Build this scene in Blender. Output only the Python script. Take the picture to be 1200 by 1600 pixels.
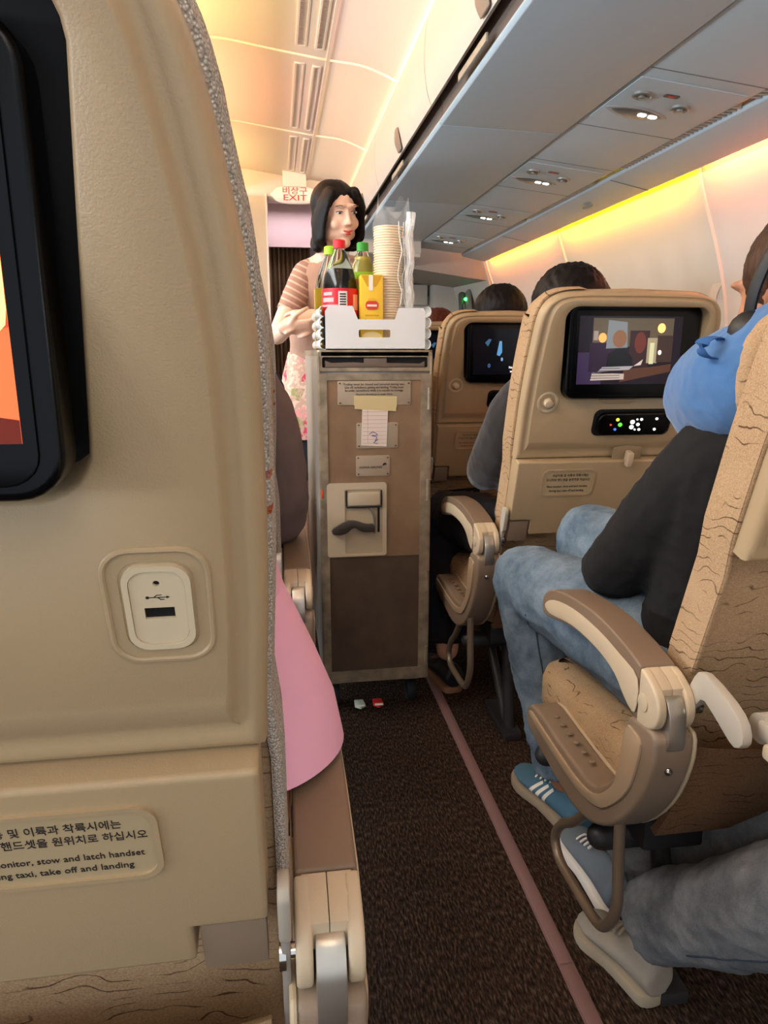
import bpy, bmesh, math, random
from mathutils import Vector, Matrix, noise, Euler
from math import sin, cos, pi, radians, atan
random.seed(7)
for _o in list(bpy.data.objects): bpy.data.objects.remove(_o)
S = bpy.context.scene
COL = S.collection

# ------------------------------------------------------------ camera, world, exposure, large lights
F_PX = 1100.0
PITCH = atan(250 / F_PX); YAW = atan(168 / F_PX * cos(PITCH))
cam_d = bpy.data.cameras.new('camera'); cam = bpy.data.objects.new('camera', cam_d); COL.objects.link(cam)
cam_d.sensor_fit = 'VERTICAL'; cam_d.sensor_height = 24; cam_d.lens = F_PX / 1600 * 24
cam_d.clip_start = 0.02
cam.location = (0, 0, 1.04)
cam.rotation_euler = Euler((pi / 2 - PITCH, 0, -YAW), 'XYZ')
S.camera = cam
S.view_settings.view_transform = 'Standard'; S.view_settings.look = 'None'
S.view_settings.exposure = 0.55; S.view_settings.gamma = 1; S.view_settings.use_curve_mapping = False
w = bpy.data.worlds.new('world'); S.world = w; w.use_nodes = True
w.node_tree.nodes['Background'].inputs[0].default_value = (0.80, 0.88, 1.0, 1)
w.node_tree.nodes['Background'].inputs[1].default_value = .85

def area(name, loc, direction, sx, sy, power, col):
    l = bpy.data.lights.new(name, 'AREA'); l.shape = 'RECTANGLE'; l.size = sx; l.size_y = sy
    l.energy = power; l.color = col
    o = bpy.data.objects.new(name, l); COL.objects.link(o); o.location = loc
    z = -Vector(direction).normalized(); y = Vector((0, 1, 0)); x = y.cross(z).normalized(); y = z.cross(x)
    o.matrix_world = Matrix.Translation(loc) @ Matrix((x, y, z)).transposed().to_4x4()
    return o
# cove strip on top of the window-side bins (long axis = local y)
WARM = (1, .80, .50); PINK = (1, .74, .74); PEACH = (1, .62, .42)
for i, (a, b, c, p) in enumerate([(-1.9, -.94, WARM, 4), (-.94, .06, WARM, 4), (.06, 1.06, PINK, 3.8), (1.06, 2.06, WARM, 3.5), (2.06, 3.04, PINK, 3.3), (3.04, 4.02, WARM, 3.3), (4.02, 4.98, WARM, 3)]):
    area('cove_light', (.60, (a + b) / 2, 2.052), (-.75, 0, .9), .03, b - a - .03, p, c)
# colour wash on the window-side lining, one strip per lining panel
for a, b, c, p in [(-.1, 1.12, (1, .40, .10), 4), (1.14, 2.36, (1, .22, .06), 5.5), (2.40, 3.58, (1, .46, .0), 4.6), (3.64, 4.82, (1, .28, .02), 4.6)]:
    area('wall_wash_light', (1.375, (a + b) / 2, 1.668), (.8, 0, -.45), .02, b - a - .06, p, c)
# colour wash from the left ledge up onto the aisle ceiling
for a, b, c, p in [(-1, .1, WARM, 4), (.1, 1.1, (1, .6, .35), 4), (1.1, 2.06, (1, .8, .34), 3.6), (2.06, 3.02, (1, .78, .26), 3.6), (3.08, 4.0, (1, .45, .22), 4.2), (4.1, 4.98, (1, .68, .26), 3)]:
    area('ceiling_wash_light', (-.47, (a + b) / 2, 2.05), (.8, 0, .45), .03, b - a - .05, p, c)
# unseen fill lights added overhead, behind and beside the photographer's seat, and the galley lamp
area('cabin_fill_light', (.1, -.9, 2.12), (0, .25, -1), .5, 1.2, 7, (1, .93, .84))
area('cabin_fill_light', (-1.2, 1.2, 2.12), (.1, 0, -1), .6, 3.0, 46, (1, .96, .89))
area('cabin_fill_light', (-1.2, 3.6, 2.12), (.1, 0, -1), .6, 1.6, 12, (1, .88, .8))
for i in range(11): area('window_daylight_fill', (-2.975, -1.4 + i * .53, 1.15), (1, 0, .12), .33, .24, 10, (.76, .88, 1))  # left-hand lights are unseen, added to brighten the grey bin undersides
for i in range(3): area('window_daylight_fill', (1.585, -1.39 + i * .53, 1.13), (-1, .15, .05), .28, .2, 5, (.80, .90, 1))
area('galley_lamp', (.3, 5.3, 2.05), (0, 0, -1), .9, .3, 4.5, (1, .84, .86))

# ------------------------------------------------------------ materials
def L(c):
    return tuple(((v / 255) / 12.92 if v / 255 <= .04045 else ((v / 255 + .055) / 1.055) ** 2.4) for v in c) + (1,)
MATS = {}
def mat(name, rgb, rough=.5, metal=0, bump=0, bscale=400, var=0, vscale=8, rgb2=None, emit=None, estr=0, alpha=1, trans=0, coat=0, spec=.5, ior=1.45, sheen=0):
    if name in MATS: return MATS[name]
    m = bpy.data.materials.new(name); m.use_nodes = True
    nt = m.node_tree; N = nt.nodes; K = nt.links; b = N['Principled BSDF']
    b.inputs['Base Color'].default_value = L(rgb); b.inputs['Roughness'].default_value = rough
    b.inputs['Metallic'].default_value = metal; b.inputs['Specular IOR Level'].default_value = spec
    b.inputs['IOR'].default_value = ior
    if trans: b.inputs['Transmission Weight'].default_value = trans
    if coat: b.inputs['Coat Weight'].default_value = coat; b.inputs['Coat Roughness'].default_value = .1
    if sheen: b.inputs['Sheen Weight'].default_value = sheen
    if alpha < 1: b.inputs['Alpha'].default_value = alpha
    tc = N.new('ShaderNodeTexCoord')
    if rgb2 or var:
        n = N.new('ShaderNodeTexNoise'); n.inputs['Scale'].default_value = vscale; n.inputs['Detail'].default_value = 5
        K.new(tc.outputs['Object'], n.inputs['Vector'])
        r = N.new('ShaderNodeValToRGB'); r.color_ramp.elements[0].position = .35; r.color_ramp.elements[1].position = .68
        c2 = rgb2 or tuple(max(0, v * (1 - var)) for v in rgb)
        r.color_ramp.elements[0].color = L(rgb); r.color_ramp.elements[1].color = L(c2)
        K.new(n.outputs['Fac'], r.inputs[0]); K.new(r.outputs[0], b.inputs['Base Color'])
    if bump:
        n = N.new('ShaderNodeTexNoise'); n.inputs['Scale'].default_value = bscale; n.inputs['Detail'].default_value = 3
        K.new(tc.outputs['Object'], n.inputs['Vector'])
        bp = N.new('ShaderNodeBump'); bp.inputs['Strength'].default_value = bump; bp.inputs['Distance'].default_value = .001
        K.new(n.outputs['Fac'], bp.inputs['Height']); K.new(bp.outputs[0], b.inputs['Normal'])
    if emit is not None:
        b.inputs['Emission Color'].default_value = L(emit); b.inputs['Emission Strength'].default_value = estr
    MATS[name] = m
    return m

def ramp(N, stops):
    r = N.new('ShaderNodeValToRGB'); e = r.color_ramp.elements
    while len(e) < len(stops): e.new(.5)
    for q, (p, c) in zip(e, stops): q.position = p; q.color = c if len(c) == 4 else L(c)
    return r

def fabric_mat(name, base, dark, light, grain=.35, hgrain=(18, 18, 95)):
    """woven cloth: fine grain, long thin wavy strands"""
    m = bpy.data.materials.new(name); m.use_nodes = True; nt = m.node_tree; N = nt.nodes; K = nt.links
    b = N['Principled BSDF']; b.inputs['Roughness'].default_value = .9; b.inputs['Specular IOR Level'].default_value = .15
    tc = N.new('ShaderNodeTexCoord')
    wv = N.new('ShaderNodeTexWave'); wv.bands_direction = 'Z'; wv.inputs['Scale'].default_value = 20; wv.inputs['Distortion'].default_value = 9
    wv.inputs['Detail'].default_value = 1.5; wv.inputs['Detail Scale'].default_value = 1.2
    K.new(tc.outputs['Object'], wv.inputs['Vector'])
    r0 = ramp(N, [(.0, (1, 1, 1, 1)), (.05, (0, 0, 0, 1))]); K.new(wv.outputs['Fac'], r0.inputs[0])
    nm_ = N.new('ShaderNodeTexNoise'); nm_.inputs['Scale'].default_value = 26; K.new(tc.outputs['Object'], nm_.inputs['Vector'])
    rm = ramp(N, [(.46, (0, 0, 0, 1)), (.56, (1, 1, 1, 1))]); K.new(nm_.outputs['Fac'], rm.inputs[0])
    mk = N.new('ShaderNodeMath'); mk.operation = 'MULTIPLY'; K.new(r0.outputs[0], mk.inputs[0]); K.new(rm.outputs[0], mk.inputs[1])
    r1 = N.new('ShaderNodeMix'); r1.data_type = 'RGBA'; r1.inputs[6].default_value = L(base); r1.inputs[7].default_value = L(dark); K.new(mk.outputs[0], r1.inputs[0])
    n2 = N.new('ShaderNodeTexNoise'); n2.inputs['Scale'].default_value = 520; K.new(tc.outputs['Object'], n2.inputs['Vector'])
    r2 = ramp(N, [(.3, (0, 0, 0, 1)), (.7, (1, 1, 1, 1))]); K.new(n2.outputs['Fac'], r2.inputs[0])
    mx = N.new('ShaderNodeMix'); mx.data_type = 'RGBA'; mx.blend_type = 'SOFT_LIGHT'; mx.inputs[0].default_value = grain
    K.new(r1.outputs[2], mx.inputs[6]); K.new(r2.outputs[0], mx.inputs[7])
    n3 = N.new('ShaderNodeTexNoise'); n3.inputs['Scale'].default_value = 9; K.new(tc.outputs['Object'], n3.inputs['Vector'])
    r3 = ramp(N, [(.45, (0, 0, 0, 1)), (.75, (1, 1, 1, 1))]); K.new(n3.outputs['Fac'], r3.inputs[0])
    mx2 = N.new('ShaderNodeMix'); mx2.data_type = 'RGBA'; mx2.inputs[7].default_value = L(light)
    mm = N.new('ShaderNodeMath'); mm.operation = 'MULTIPLY'; mm.inputs[1].default_value = .5
    K.new(r3.outputs[0], mm.inputs[0]); K.new(mm.outputs[0], mx2.inputs[0]); K.new(mx.outputs[2], mx2.inputs[6])
    K.new(mx2.outputs[2], b.inputs['Base Color'])
    bp = N.new('ShaderNodeBump'); bp.inputs['Strength'].default_value = .5; bp.inputs['Distance'].default_value = .001
    K.new(n2.outputs['Fac'], bp.inputs['Height']); K.new(bp.outputs[0], b.inputs['Normal'])
    MATS[name] = m; return m

def knit_mat(name, a, bcol):
    """knitted edge cloth with small V stitches and rare coloured flecks"""
    m = bpy.data.materials.new(name); m.use_nodes = True; nt = m.node_tree; N = nt.nodes; K = nt.links
    b = N['Principled BSDF']; b.inputs['Roughness'].default_value = .95; b.inputs['Specular IOR Level'].default_value = .1
    tc = N.new('ShaderNodeTexCoord')
    v = N.new('ShaderNodeTexVoronoi'); v.inputs['Scale'].default_value = 620; K.new(tc.outputs['Object'], v.inputs['Vector'])
    r = ramp(N, [(.1, a), (.6, bcol)]); K.new(v.outputs['Distance'], r.inputs[0])
    mp = N.new('ShaderNodeMapping'); mp.inputs['Scale'].default_value = (12, 12, 60); K.new(tc.outputs['Object'], mp.inputs[0])
    n = N.new('ShaderNodeTexNoise'); n.inputs['Scale'].default_value = 1.3; n.inputs['Detail'].default_value = 1; K.new(mp.outputs[0], n.inputs['Vector'])
    f = ramp(N, [(.0, (0, 0, 0, 1)), (.70, (0, 0, 0, 1)), (.73, (1, 1, 1, 1))]); K.new(n.outputs['Fac'], f.inputs[0])
    n4 = N.new('ShaderNodeTexNoise'); n4.inputs['Scale'].default_value = 7; K.new(tc.outputs['Object'], n4.inputs['Vector'])
    fc = ramp(N, [(.42, (70, 80, 150)), (.5, (190, 120, 60)), (.58, (160, 70, 60))]); K.new(n4.outputs['Fac'], fc.inputs[0])
    mx = N.new('ShaderNodeMix'); mx.data_type = 'RGBA'; K.new(f.outputs[0], mx.inputs[0]); K.new(r.outputs[0], mx.inputs[6]); K.new(fc.outputs[0], mx.inputs[7])
    K.new(mx.outputs[2], b.inputs['Base Color'])
    bp = N.new('ShaderNodeBump'); bp.inputs['Strength'].default_value = .8; bp.inputs['Distance'].default_value = .002
    K.new(v.outputs['Distance'], bp.inputs['Height']); K.new(bp.outputs[0], b.inputs['Normal'])
    MATS[name] = m; return m

def carpet_mat():
    m = bpy.data.materials.new('carpet'); m.use_nodes = True; nt = m.node_tree; N = nt.nodes; K = nt.links
    b = N['Principled BSDF']; b.inputs['Roughness'].default_value = 1; b.inputs['Specular IOR Level'].default_value = .05
    tc = N.new('ShaderNodeTexCoord')
    mp = N.new('ShaderNodeMapping'); mp.inputs['Scale'].default_value = (260, 70, 1); K.new(tc.outputs['Object'], mp.inputs[0])
    n = N.new('ShaderNodeTexNoise'); n.inputs['Scale'].default_value = 1; n.inputs['Detail'].default_value = 2; K.new(mp.outputs[0], n.inputs['Vector'])
    r = ramp(N, [(.30, (32, 24, 19)), (.52, (61, 47, 38)), (.72, (102, 82, 67))]); K.new(n.outputs['Fac'], r.inputs[0])
    n2 = N.new('ShaderNodeTexNoise'); n2.inputs['Scale'].default_value = 2.5; K.new(tc.outputs['Object'], n2.inputs['Vector'])
    mx = N.new('ShaderNodeMix'); mx.data_type = 'RGBA'; mx.blend_type = 'MULTIPLY'; mx.inputs[0].default_value = .35
    K.new(r.outputs[0], mx.inputs[6]); K.new(n2.outputs['Fac'], mx.inputs[7]); K.new(mx.outputs[2], b.inputs['Base Color'])
    bp = N.new('ShaderNodeBump'); bp.inputs['Strength'].default_value = .7; bp.inputs['Distance'].default_value = .003
    K.new(n.outputs['Fac'], bp.inputs['Height']); K.new(bp.outputs[0], b.inputs['Normal'])
    MATS['carpet'] = m; return m

def denim_mat(name, a, b2):
    m = bpy.data.materials.new(name); m.use_nodes = True; nt = m.node_tree; N = nt.nodes; K = nt.links
    b = N['Principled BSDF']; b.inputs['Roughness'].default_value = .9; b.inputs['Specular IOR Level'].default_value = .15
    tc = N.new('ShaderNodeTexCoord')
    n = N.new('ShaderNodeTexNoise'); n.inputs['Scale'].default_value = 14; n.inputs['Detail'].default_value = 8; n.inputs['Roughness'].default_value = .7
    K.new(tc.outputs['Object'], n.inputs['Vector'])
    r = ramp(N, [(.3, a), (.7, b2)]); K.new(n.outputs['Fac'], r.inputs[0])
    n2 = N.new('ShaderNodeTexNoise'); n2.inputs['Scale'].default_value = 700; K.new(tc.outputs['Object'], n2.inputs['Vector'])
    mx = N.new('ShaderNodeMix'); mx.data_type = 'RGBA'; mx.blend_type = 'SOFT_LIGHT'; mx.inputs[0].default_value = .5
    K.new(r.outputs[0], mx.inputs[6]); K.new(n2.outputs['Fac'], mx.inputs[7]); K.new(mx.outputs[2], b.inputs['Base Color'])
    bp = N.new('ShaderNodeBump'); bp.inputs['Strength'].default_value = .5; bp.inputs['Distance'].default_value = .001
    K.new(n2.outputs['Fac'], bp.inputs['Height']); K.new(bp.outputs[0], b.inputs['Normal'])
    MATS[name] = m; return m

def hair_mat(name, a, b2):
    m = bpy.data.materials.new(name); m.use_nodes = True; nt = m.node_tree; N = nt.nodes; K = nt.links
    b = N['Principled BSDF']; b.inputs['Roughness'].default_value = .5; b.inputs['Specular IOR Level'].default_value = .18
    tc = N.new('ShaderNodeTexCoord'); mp = N.new('ShaderNodeMapping'); mp.inputs['Scale'].default_value = (260, 260, 12)
    K.new(tc.outputs['Object'], mp.inputs[0])
    n = N.new('ShaderNodeTexNoise'); n.inputs['Scale'].default_value = 1; n.inputs['Detail'].default_value = 3; K.new(mp.outputs[0], n.inputs['Vector'])
    r = ramp(N, [(.3, a), (.75, b2)]); K.new(n.outputs['Fac'], r.inputs[0]); K.new(r.outputs[0], b.inputs['Base Color'])
    bp = N.new('ShaderNodeBump'); bp.inputs['Strength'].default_value = .35; bp.inputs['Distance'].default_value = .001
    K.new(n.outputs['Fac'], bp.inputs['Height']); K.new(bp.outputs[0], b.inputs['Normal'])
    MATS[name] = m; return m

def stripe_mat(name, a, b2, scale, rot=0, width=.5):
    m = bpy.data.materials.new(name); m.use_nodes = True; nt = m.node_tree; N = nt.nodes; K = nt.links
    b = N['Principled BSDF']; b.inputs['Roughness'].default_value = .8
    tc = N.new('ShaderNodeTexCoord'); mp = N.new('ShaderNodeMapping'); mp.inputs['Rotation'].default_value = (0, rot, 0)
    K.new(tc.outputs['Object'], mp.inputs[0])
    wv = N.new('ShaderNodeTexWave'); wv.bands_direction = 'X'; wv.inputs['Scale'].default_value = scale; wv.inputs['Distortion'].default_value = .5
    K.new(mp.outputs[0], wv.inputs['Vector'])
    r = ramp(N, [(width - .05, a), (width + .05, b2)]); K.new(wv.outputs['Fac'], r.inputs[0]); K.new(r.outputs[0], b.inputs['Base Color'])
    MATS[name] = m; return m

def floral_mat():
    m = bpy.data.materials.new('floral_cloth'); m.use_nodes = True; nt = m.node_tree; N = nt.nodes; K = nt.links
    b = N['Principled BSDF']; b.inputs['Roughness'].default_value = .85
    tc = N.new('ShaderNodeTexCoord')
    v = N.new('ShaderNodeTexVoronoi'); v.inputs['Scale'].default_value = 16; K.new(tc.outputs['Object'], v.inputs['Vector'])
    sp = N.new('ShaderNodeSeparateColor'); K.new(v.outputs['Color'], sp.inputs[0])
    r = ramp(N, [(.0, (205, 60, 90)), (.3, (225, 190, 170)), (.55, (150, 150, 90)), (.75, (230, 150, 150)), (.9, (222, 190, 168))])
    r.color_ramp.interpolation = 'CONSTANT'; K.new(sp.outputs[0], r.inputs[0])
    n = N.new('ShaderNodeTexNoise'); n.inputs['Scale'].default_value = 60; K.new(tc.outputs['Object'], n.inputs['Vector'])
    f = ramp(N, [(.45, (0, 0, 0, 1)), (.55, (1, 1, 1, 1))]); K.new(n.outputs['Fac'], f.inputs[0])
    mx = N.new('ShaderNodeMix'); mx.data_type = 'RGBA'; K.new(f.outputs[0], mx.inputs[0]); K.new(r.outputs[0], mx.inputs[6]); mx.inputs[7].default_value = L((196, 158, 138))
    K.new(mx.outputs[2], b.inputs['Base Color']); MATS['floral_cloth'] = m; return m

TAN = mat('tan_plastic', (172, 148, 113), .42, bump=.25, bscale=900)
BEIGE = mat('beige_plastic', (198, 178, 148), .4, bump=.15, bscale=900)
TAUPE = mat('taupe_plastic', (128, 106, 86), .38, bump=.3, bscale=1200)
HOUS = mat('armrest_housing_plastic', (138, 118, 98), .42, bump=.25, bscale=1200)
ALU = mat('satin_aluminium', (190, 182, 168), .35, .85)
GREYP = mat('grey_plastic', (150, 142, 132), .5)
PALE = mat('pale_arm_plastic', (176, 166, 150), .45)
FAB = fabric_mat('tan_seat_fabric', (172, 142, 108), (82, 56, 40), (190, 160, 124))
FABD = fabric_mat('pocket_fabric', (120, 88, 62), (70, 48, 34), (140, 104, 74))
KNIT = knit_mat('grey_knit_edging', (232, 224, 212), (168, 156, 142))
KNITT = knit_mat('tan_knit_edging', (188, 156, 120), (132, 102, 74))
CARPET = carpet_mat()
BLK = mat('black_gloss_plastic', (5, 5, 6), .25, spec=.22)
BLKR = mat('dark_bezel_plastic', (34, 33, 36), .35)
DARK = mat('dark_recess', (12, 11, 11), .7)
INK = mat('black_ink', (38, 32, 28), .8)
MIR = mat('polished_steel', (200, 195, 185), .15, 1)
SKIN = mat('skin', (222, 170, 136), .5, bump=.05, bscale=300)
SKIND = mat('tanned_skin', (176, 120, 88), .5)
HBLK = hair_mat('black_hair', (9, 7, 6), (26, 18, 15))
HBRN = hair_mat('brown_hair', (40, 26, 18), (88, 60, 42))
HRED = hair_mat('reddish_hair', (56, 26, 18), (104, 52, 34))
JEAN = denim_mat('blue_denim', (68, 86, 102), (126, 140, 150))
JEANG = denim_mat('grey_denim', (82, 86, 90), (136, 136, 136))

# ------------------------------------------------------------ mesh helpers
def rrect(x0, x1, y0, y1, r, n=5):
    P = []
    for cx, cy, a in ((x1 - r, y1 - r, 0), (x0 + r, y1 - r, 90), (x0 + r, y0 + r, 180), (x1 - r, y0 + r, 270)):
        for k in range(n + 1):
            t = radians(a + 90 * k / n); P.append((cx + r * cos(t), cy + r * sin(t)))
    return P
def ell(cx, cy, rx, ry, n=24): return [(cx + rx * cos(2 * pi * k / n), cy + ry * sin(2 * pi * k / n)) for k in range(n)]
def area2(P): return sum(P[i - 1][0] * P[i][1] - P[i][0] * P[i - 1][1] for i in range(len(P))) / 2
def inset(P, d):
    n = len(P); s = 1 if area2(P) > 0 else -1; out = []
    for i in range(n):
        a = Vector(P[i - 1]); b = Vector(P[i]); c = Vector(P[(i + 1) % n])
        e1 = (b - a).normalized(); e2 = (c - b).normalized()
        n1 = Vector((-e1.y, e1.x)) * s; n2 = Vector((-e2.y, e2.x)) * s
        m = (n1 + n2); m = m.normalized() if m.length > 1e-6 else n1
        k = max(.5, m.dot(n1)); q = b + m * (d / k); out.append((q.x, q.y))
    return out
def catmull(pts, k=6, closed=False):
    P = [tuple(p) for p in pts]; n = len(P); out = []; D = len(P[0])
    if n < 3 or k <= 1: return P
    for i in range(n if closed else n - 1):
        def g(j): return P[j % n] if closed else P[min(max(j, 0), n - 1)]
        a, b, c, d = g(i - 1), g(i), g(i + 1), g(i + 2)
        for s in range(k):
            t = s / k
            out.append(tuple(.5 * (2 * b[q] + (c[q] - a[q]) * t + (2 * a[q] - 5 * b[q] + 4 * c[q] - d[q]) * t * t + (3 * b[q] - a[q] - 3 * c[q] + d[q]) * t ** 3) for q in range(D)))
    if not closed: out.append(P[-1])
    return out
AX = {'xy': lambda p, q, h: (p, q, h), 'xz': lambda p, q, h: (p, h, q), 'yz': lambda p, q, h: (h, p, q)}
class G:
    def __init__(s, M=None): s.bm = bmesh.new(); s.M = M or Matrix()
    def v(s, co): return s.bm.verts.new(s.M @ Vector(co))
    def f(s, vs, mi=0):
        try:
            q = s.bm.faces.new(vs); q.material_index = mi; return q
        except ValueError: return None
    def box(s, x0, x1, y0, y1, z0, z1, bev=0, mi=0):
        return s.prism([(x0, y0), (x1, y0), (x1, y1), (x0, y1)], z0, z1, 'xy', bev, mi)
    def prism(s, P, a, b, plane='xy', bev=0, mi=0, seg=2, sides=True):
        A = AX[plane]
        v0 = [s.v(A(p, q, a)) for p, q in P]; v1 = [s.v(A(p, q, b)) for p, q in P]; n = len(P)
        fs = [s.f(v0[::-1], mi), s.f(v1, mi)] + [s.f([v0[i], v0[(i + 1) % n], v1[(i + 1) % n], v1[i]], mi) for i in range(n)]
        bmesh.ops.recalc_face_normals(s.bm, faces=[x for x in fs if x])
        if bev:
            s.bm.normal_update(); E = []
            for x in fs[:2]:
                if x: E += list(x.edges)
            for i in range(n):
                e = s.bm.edges.get((v0[i], v1[i]))
                if e and len(e.link_faces) == 2 and e.calc_face_angle(0) > .6: E.append(e)
            bmesh.ops.bevel(s.bm, geom=list(set(E)), offset=bev, segments=seg, profile=.6, affect='EDGES', clamp_overlap=True)
        return s
    def plate(s, outer, holes, a, b, plane='xy', mi=0):
        A = AX[plane]; loops = [outer] + holes; top = []; E = []
        for lp in loops:
            vs = [s.v(A(p, q, b)) for p, q in lp]; top.append(vs)
            E += [s.bm.edges.new((vs[i - 1], vs[i])) for i in range(len(vs))]
        r = bmesh.ops.triangle_fill(s.bm, edges=E, use_beauty=True)
        fs = [x for x in r['geom'] if isinstance(x, bmesh.types.BMFace)]
        for x in fs: x.material_index = mi
        mp = {}
        for lp, vs in zip(loops, top):
            bot = [s.v(A(p, q, a)) for p, q in lp]
            for t, u in zip(vs, bot): mp[t] = u
            n = len(vs)
            fs += [s.f([vs[i - 1], vs[i], bot[i], bot[i - 1]], mi) for i in range(n)]
        for x in [y for y in fs if y and all(q in mp for q in y.verts)]:
            fs.append(s.f([mp[q] for q in x.verts][::-1], mi))
        bmesh.ops.recalc_face_normals(s.bm, faces=[x for x in fs if x])
        return s
    def loft(s, rings, caps=True, closed=False, mi=0):
        R = [[s.v(c) for c in r] for r in rings]; n = len(R[0])
        m = len(R)
        for i in range(m if closed else m - 1):
            a, b = R[i], R[(i + 1) % m]
            for j in range(n): s.f([a[j], a[(j + 1) % n], b[(j + 1) % n], b[j]], mi)
        if caps and not closed: s.f(R[0][::-1], mi); s.f(R[-1], mi)
        return s
    def tube(s, pts, r, n=12, closed=False, k=6, caps='round', ref=None, mi=0):
        m = len(pts); rr = r if isinstance(r, (list, tuple)) and len(r) == m and not (m == 2 and not isinstance(r[0], (tuple, float, int))) else [r] * m
        rr = [q if isinstance(q, tuple) else (q, q) for q in rr]
        D = catmull([tuple(p) + q for p, q in zip(pts, rr)], k, closed)
        P = [Vector(d[:3]) for d in D]; RR = [(max(d[3], 1e-4), max(d[4], 1e-4)) for d in D]; m = len(P)
        T = []
        for i in range(m):
            if closed: t = P[(i + 1) % m] - P[i - 1]
            else: t = P[min(i + 1, m - 1)] - P[max(i - 1, 0)]
            T.append(t.normalized() if t.length > 1e-9 else Vector((0, 0, 1)))
        fr = []; u = None
        for t in T:
            if ref is not None: a = Vector(ref) - t * Vector(ref).dot(t)
            elif u is None: a = t.orthogonal()
            else: a = u - t * u.dot(t)
            u = a.normalized() if a.length > 1e-6 else t.orthogonal().normalized(); fr.append((u, t.cross(u)))
        def ring(c, u, w, q): return [c + u * (q[0] * cos(2 * pi * j / n)) + w * (q[1] * sin(2 * pi * j / n)) for j in range(n)]
        rings = [ring(P[i], fr[i][0], fr[i][1], RR[i]) for i in range(m)]
        if closed: return s.loft(rings, closed=True, mi=mi)
        if caps == 'round':
            pre = []; post = []
            for a in (75, 50, 25):
                c_, s_ = cos(radians(a)), sin(radians(a))
                q = RR[0]; pre.append(ring(P[0] - T[0] * min(q) * s_, *fr[0], (q[0] * c_, q[1] * c_)))
                q = RR[-1]; post.insert(0, ring(P[-1] + T[-1] * min(q) * s_, *fr[-1], (q[0] * c_, q[1] * c_)))
            rings = pre + rings + post
        return s.loft(rings, caps=True, mi=mi)
    def lathe(s, prof, c=(0, 0, 0), n=24, M=None, mi=0, caps=True):
        M = M or Matrix(); c = Vector(c)
        rings = [[c + M @ Vector((r * cos(2 * pi * j / n), r * sin(2 * pi * j / n), z)) for j in range(n)] for r, z in prof]
        return s.loft(rings, caps, mi=mi)
    def ball(s, c, r, n=16, M=None, mi=0):
        r = r if isinstance(r, tuple) else (r, r, r); M = M or Matrix(); c = Vector(c)
        rings = []
        for i in range(1, n // 2):
            a = pi * i / (n // 2)
            rings.append([c + M @ Vector((r[0] * sin(a) * cos(2 * pi * j / n), r[1] * sin(a) * sin(2 * pi * j / n), -r[2] * cos(a))) for j in range(n)])
        return s.loft(rings, True, mi=mi)
    def quad(s, pts, mi=0): s.f([s.v(p) for p in pts], mi); return s
    def mesh(s, name):
        bmesh.ops.recalc_face_normals(s.bm, faces=s.bm.faces)
        me = bpy.data.meshes.new(name); s.bm.to_mesh(me); s.bm.free(); return me
def finish(me, name, mats, parent=None, ang=38, smooth=True):
    for m in (mats if isinstance(mats, (list, tuple)) else [mats]): me.materials.append(m)
    if smooth:
        me.polygons.foreach_set('use_smooth', [True] * len(me.polygons)); me.set_sharp_from_angle(angle=radians(ang))
    o = bpy.data.objects.new(name, me); COL.objects.link(o)
    if parent is not None: o.parent = parent
    return o
def obj(name, g, mats, parent=None, ang=38, smooth=True): return finish(g.mesh(name), name, mats, parent, ang, smooth)
def struct(name, g, mats, **k):
    o = obj(name, g, mats, **k); o['kind'] = 'structure'; return o
def tag(o, label, cat, group=None):
    o['label'] = label; o['category'] = cat
    if group: o['group'] = group
    return o
def thing(name, label, cat, loc=(0, 0, 0), group=None, rot=None):
    o = bpy.data.objects.new(name, None); COL.objects.link(o); o.location = loc; o.empty_display_size = .05
    if rot is not None: o.rotation_euler = rot
    return tag(o, label, cat, group)
def fuse(g, name, mats, parent=None, vox=.006, it=6, wr=0, ws=30, ws2=None, off=None):
    """merge overlapping solids into one continuous skin"""
    me = g.mesh('tmp'); t = bpy.data.objects.new('tmp', me); COL.objects.link(t)
    r = t.modifiers.new('r', 'REMESH'); r.mode = 'VOXEL'; r.voxel_size = vox
    if it: q = t.modifiers.new('s', 'SMOOTH'); q.factor = .5; q.iterations = it
    dg = bpy.context.evaluated_depsgraph_get(); me2 = bpy.data.meshes.new_from_object(t.evaluated_get(dg))
    bpy.data.objects.remove(t); bpy.data.meshes.remove(me)
    if wr:
        me2.update(); nr = [v.normal.copy() for v in me2.vertices]
        sc = Vector(ws2) if ws2 else Vector((ws, ws, ws))
        for v, n_ in zip(me2.vertices, nr):
            p = Vector((v.co.x * sc.x, v.co.y * sc.y, v.co.z * sc.z))
            v.co += n_ * (wr * (noise.noise(p) + .5 * (1 - abs(noise.noise(p * 1.9))) ** 3))
    me2.name = name; me2.materials.clear()
    return finish(me2, name, mats, parent, ang=80)
def text(s, size, m, M, name='lettering', parent=None, align='CENTER', ext=.0002, sx=1, bold=0):
    c = bpy.data.curves.new('t', 'FONT'); c.body = s; c.size = size; c.align_x = align; c.align_y = 'CENTER'; c.extrude = ext; c.offset = bold; c.resolution_u = 2
    t = bpy.data.objects.new('t', c); COL.objects.link(t); dg = bpy.context.evaluated_depsgraph_get()
    me = bpy.data.meshes.new_from_object(t.evaluated_get(dg)); bpy.data.objects.remove(t); bpy.data.curves.remove(c)
    me.transform(M @ Matrix.Diagonal((sx, 1, 1, 1))); me.name = name; me.materials.clear()
    return finish(me, name, m, parent, smooth=False)
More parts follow.
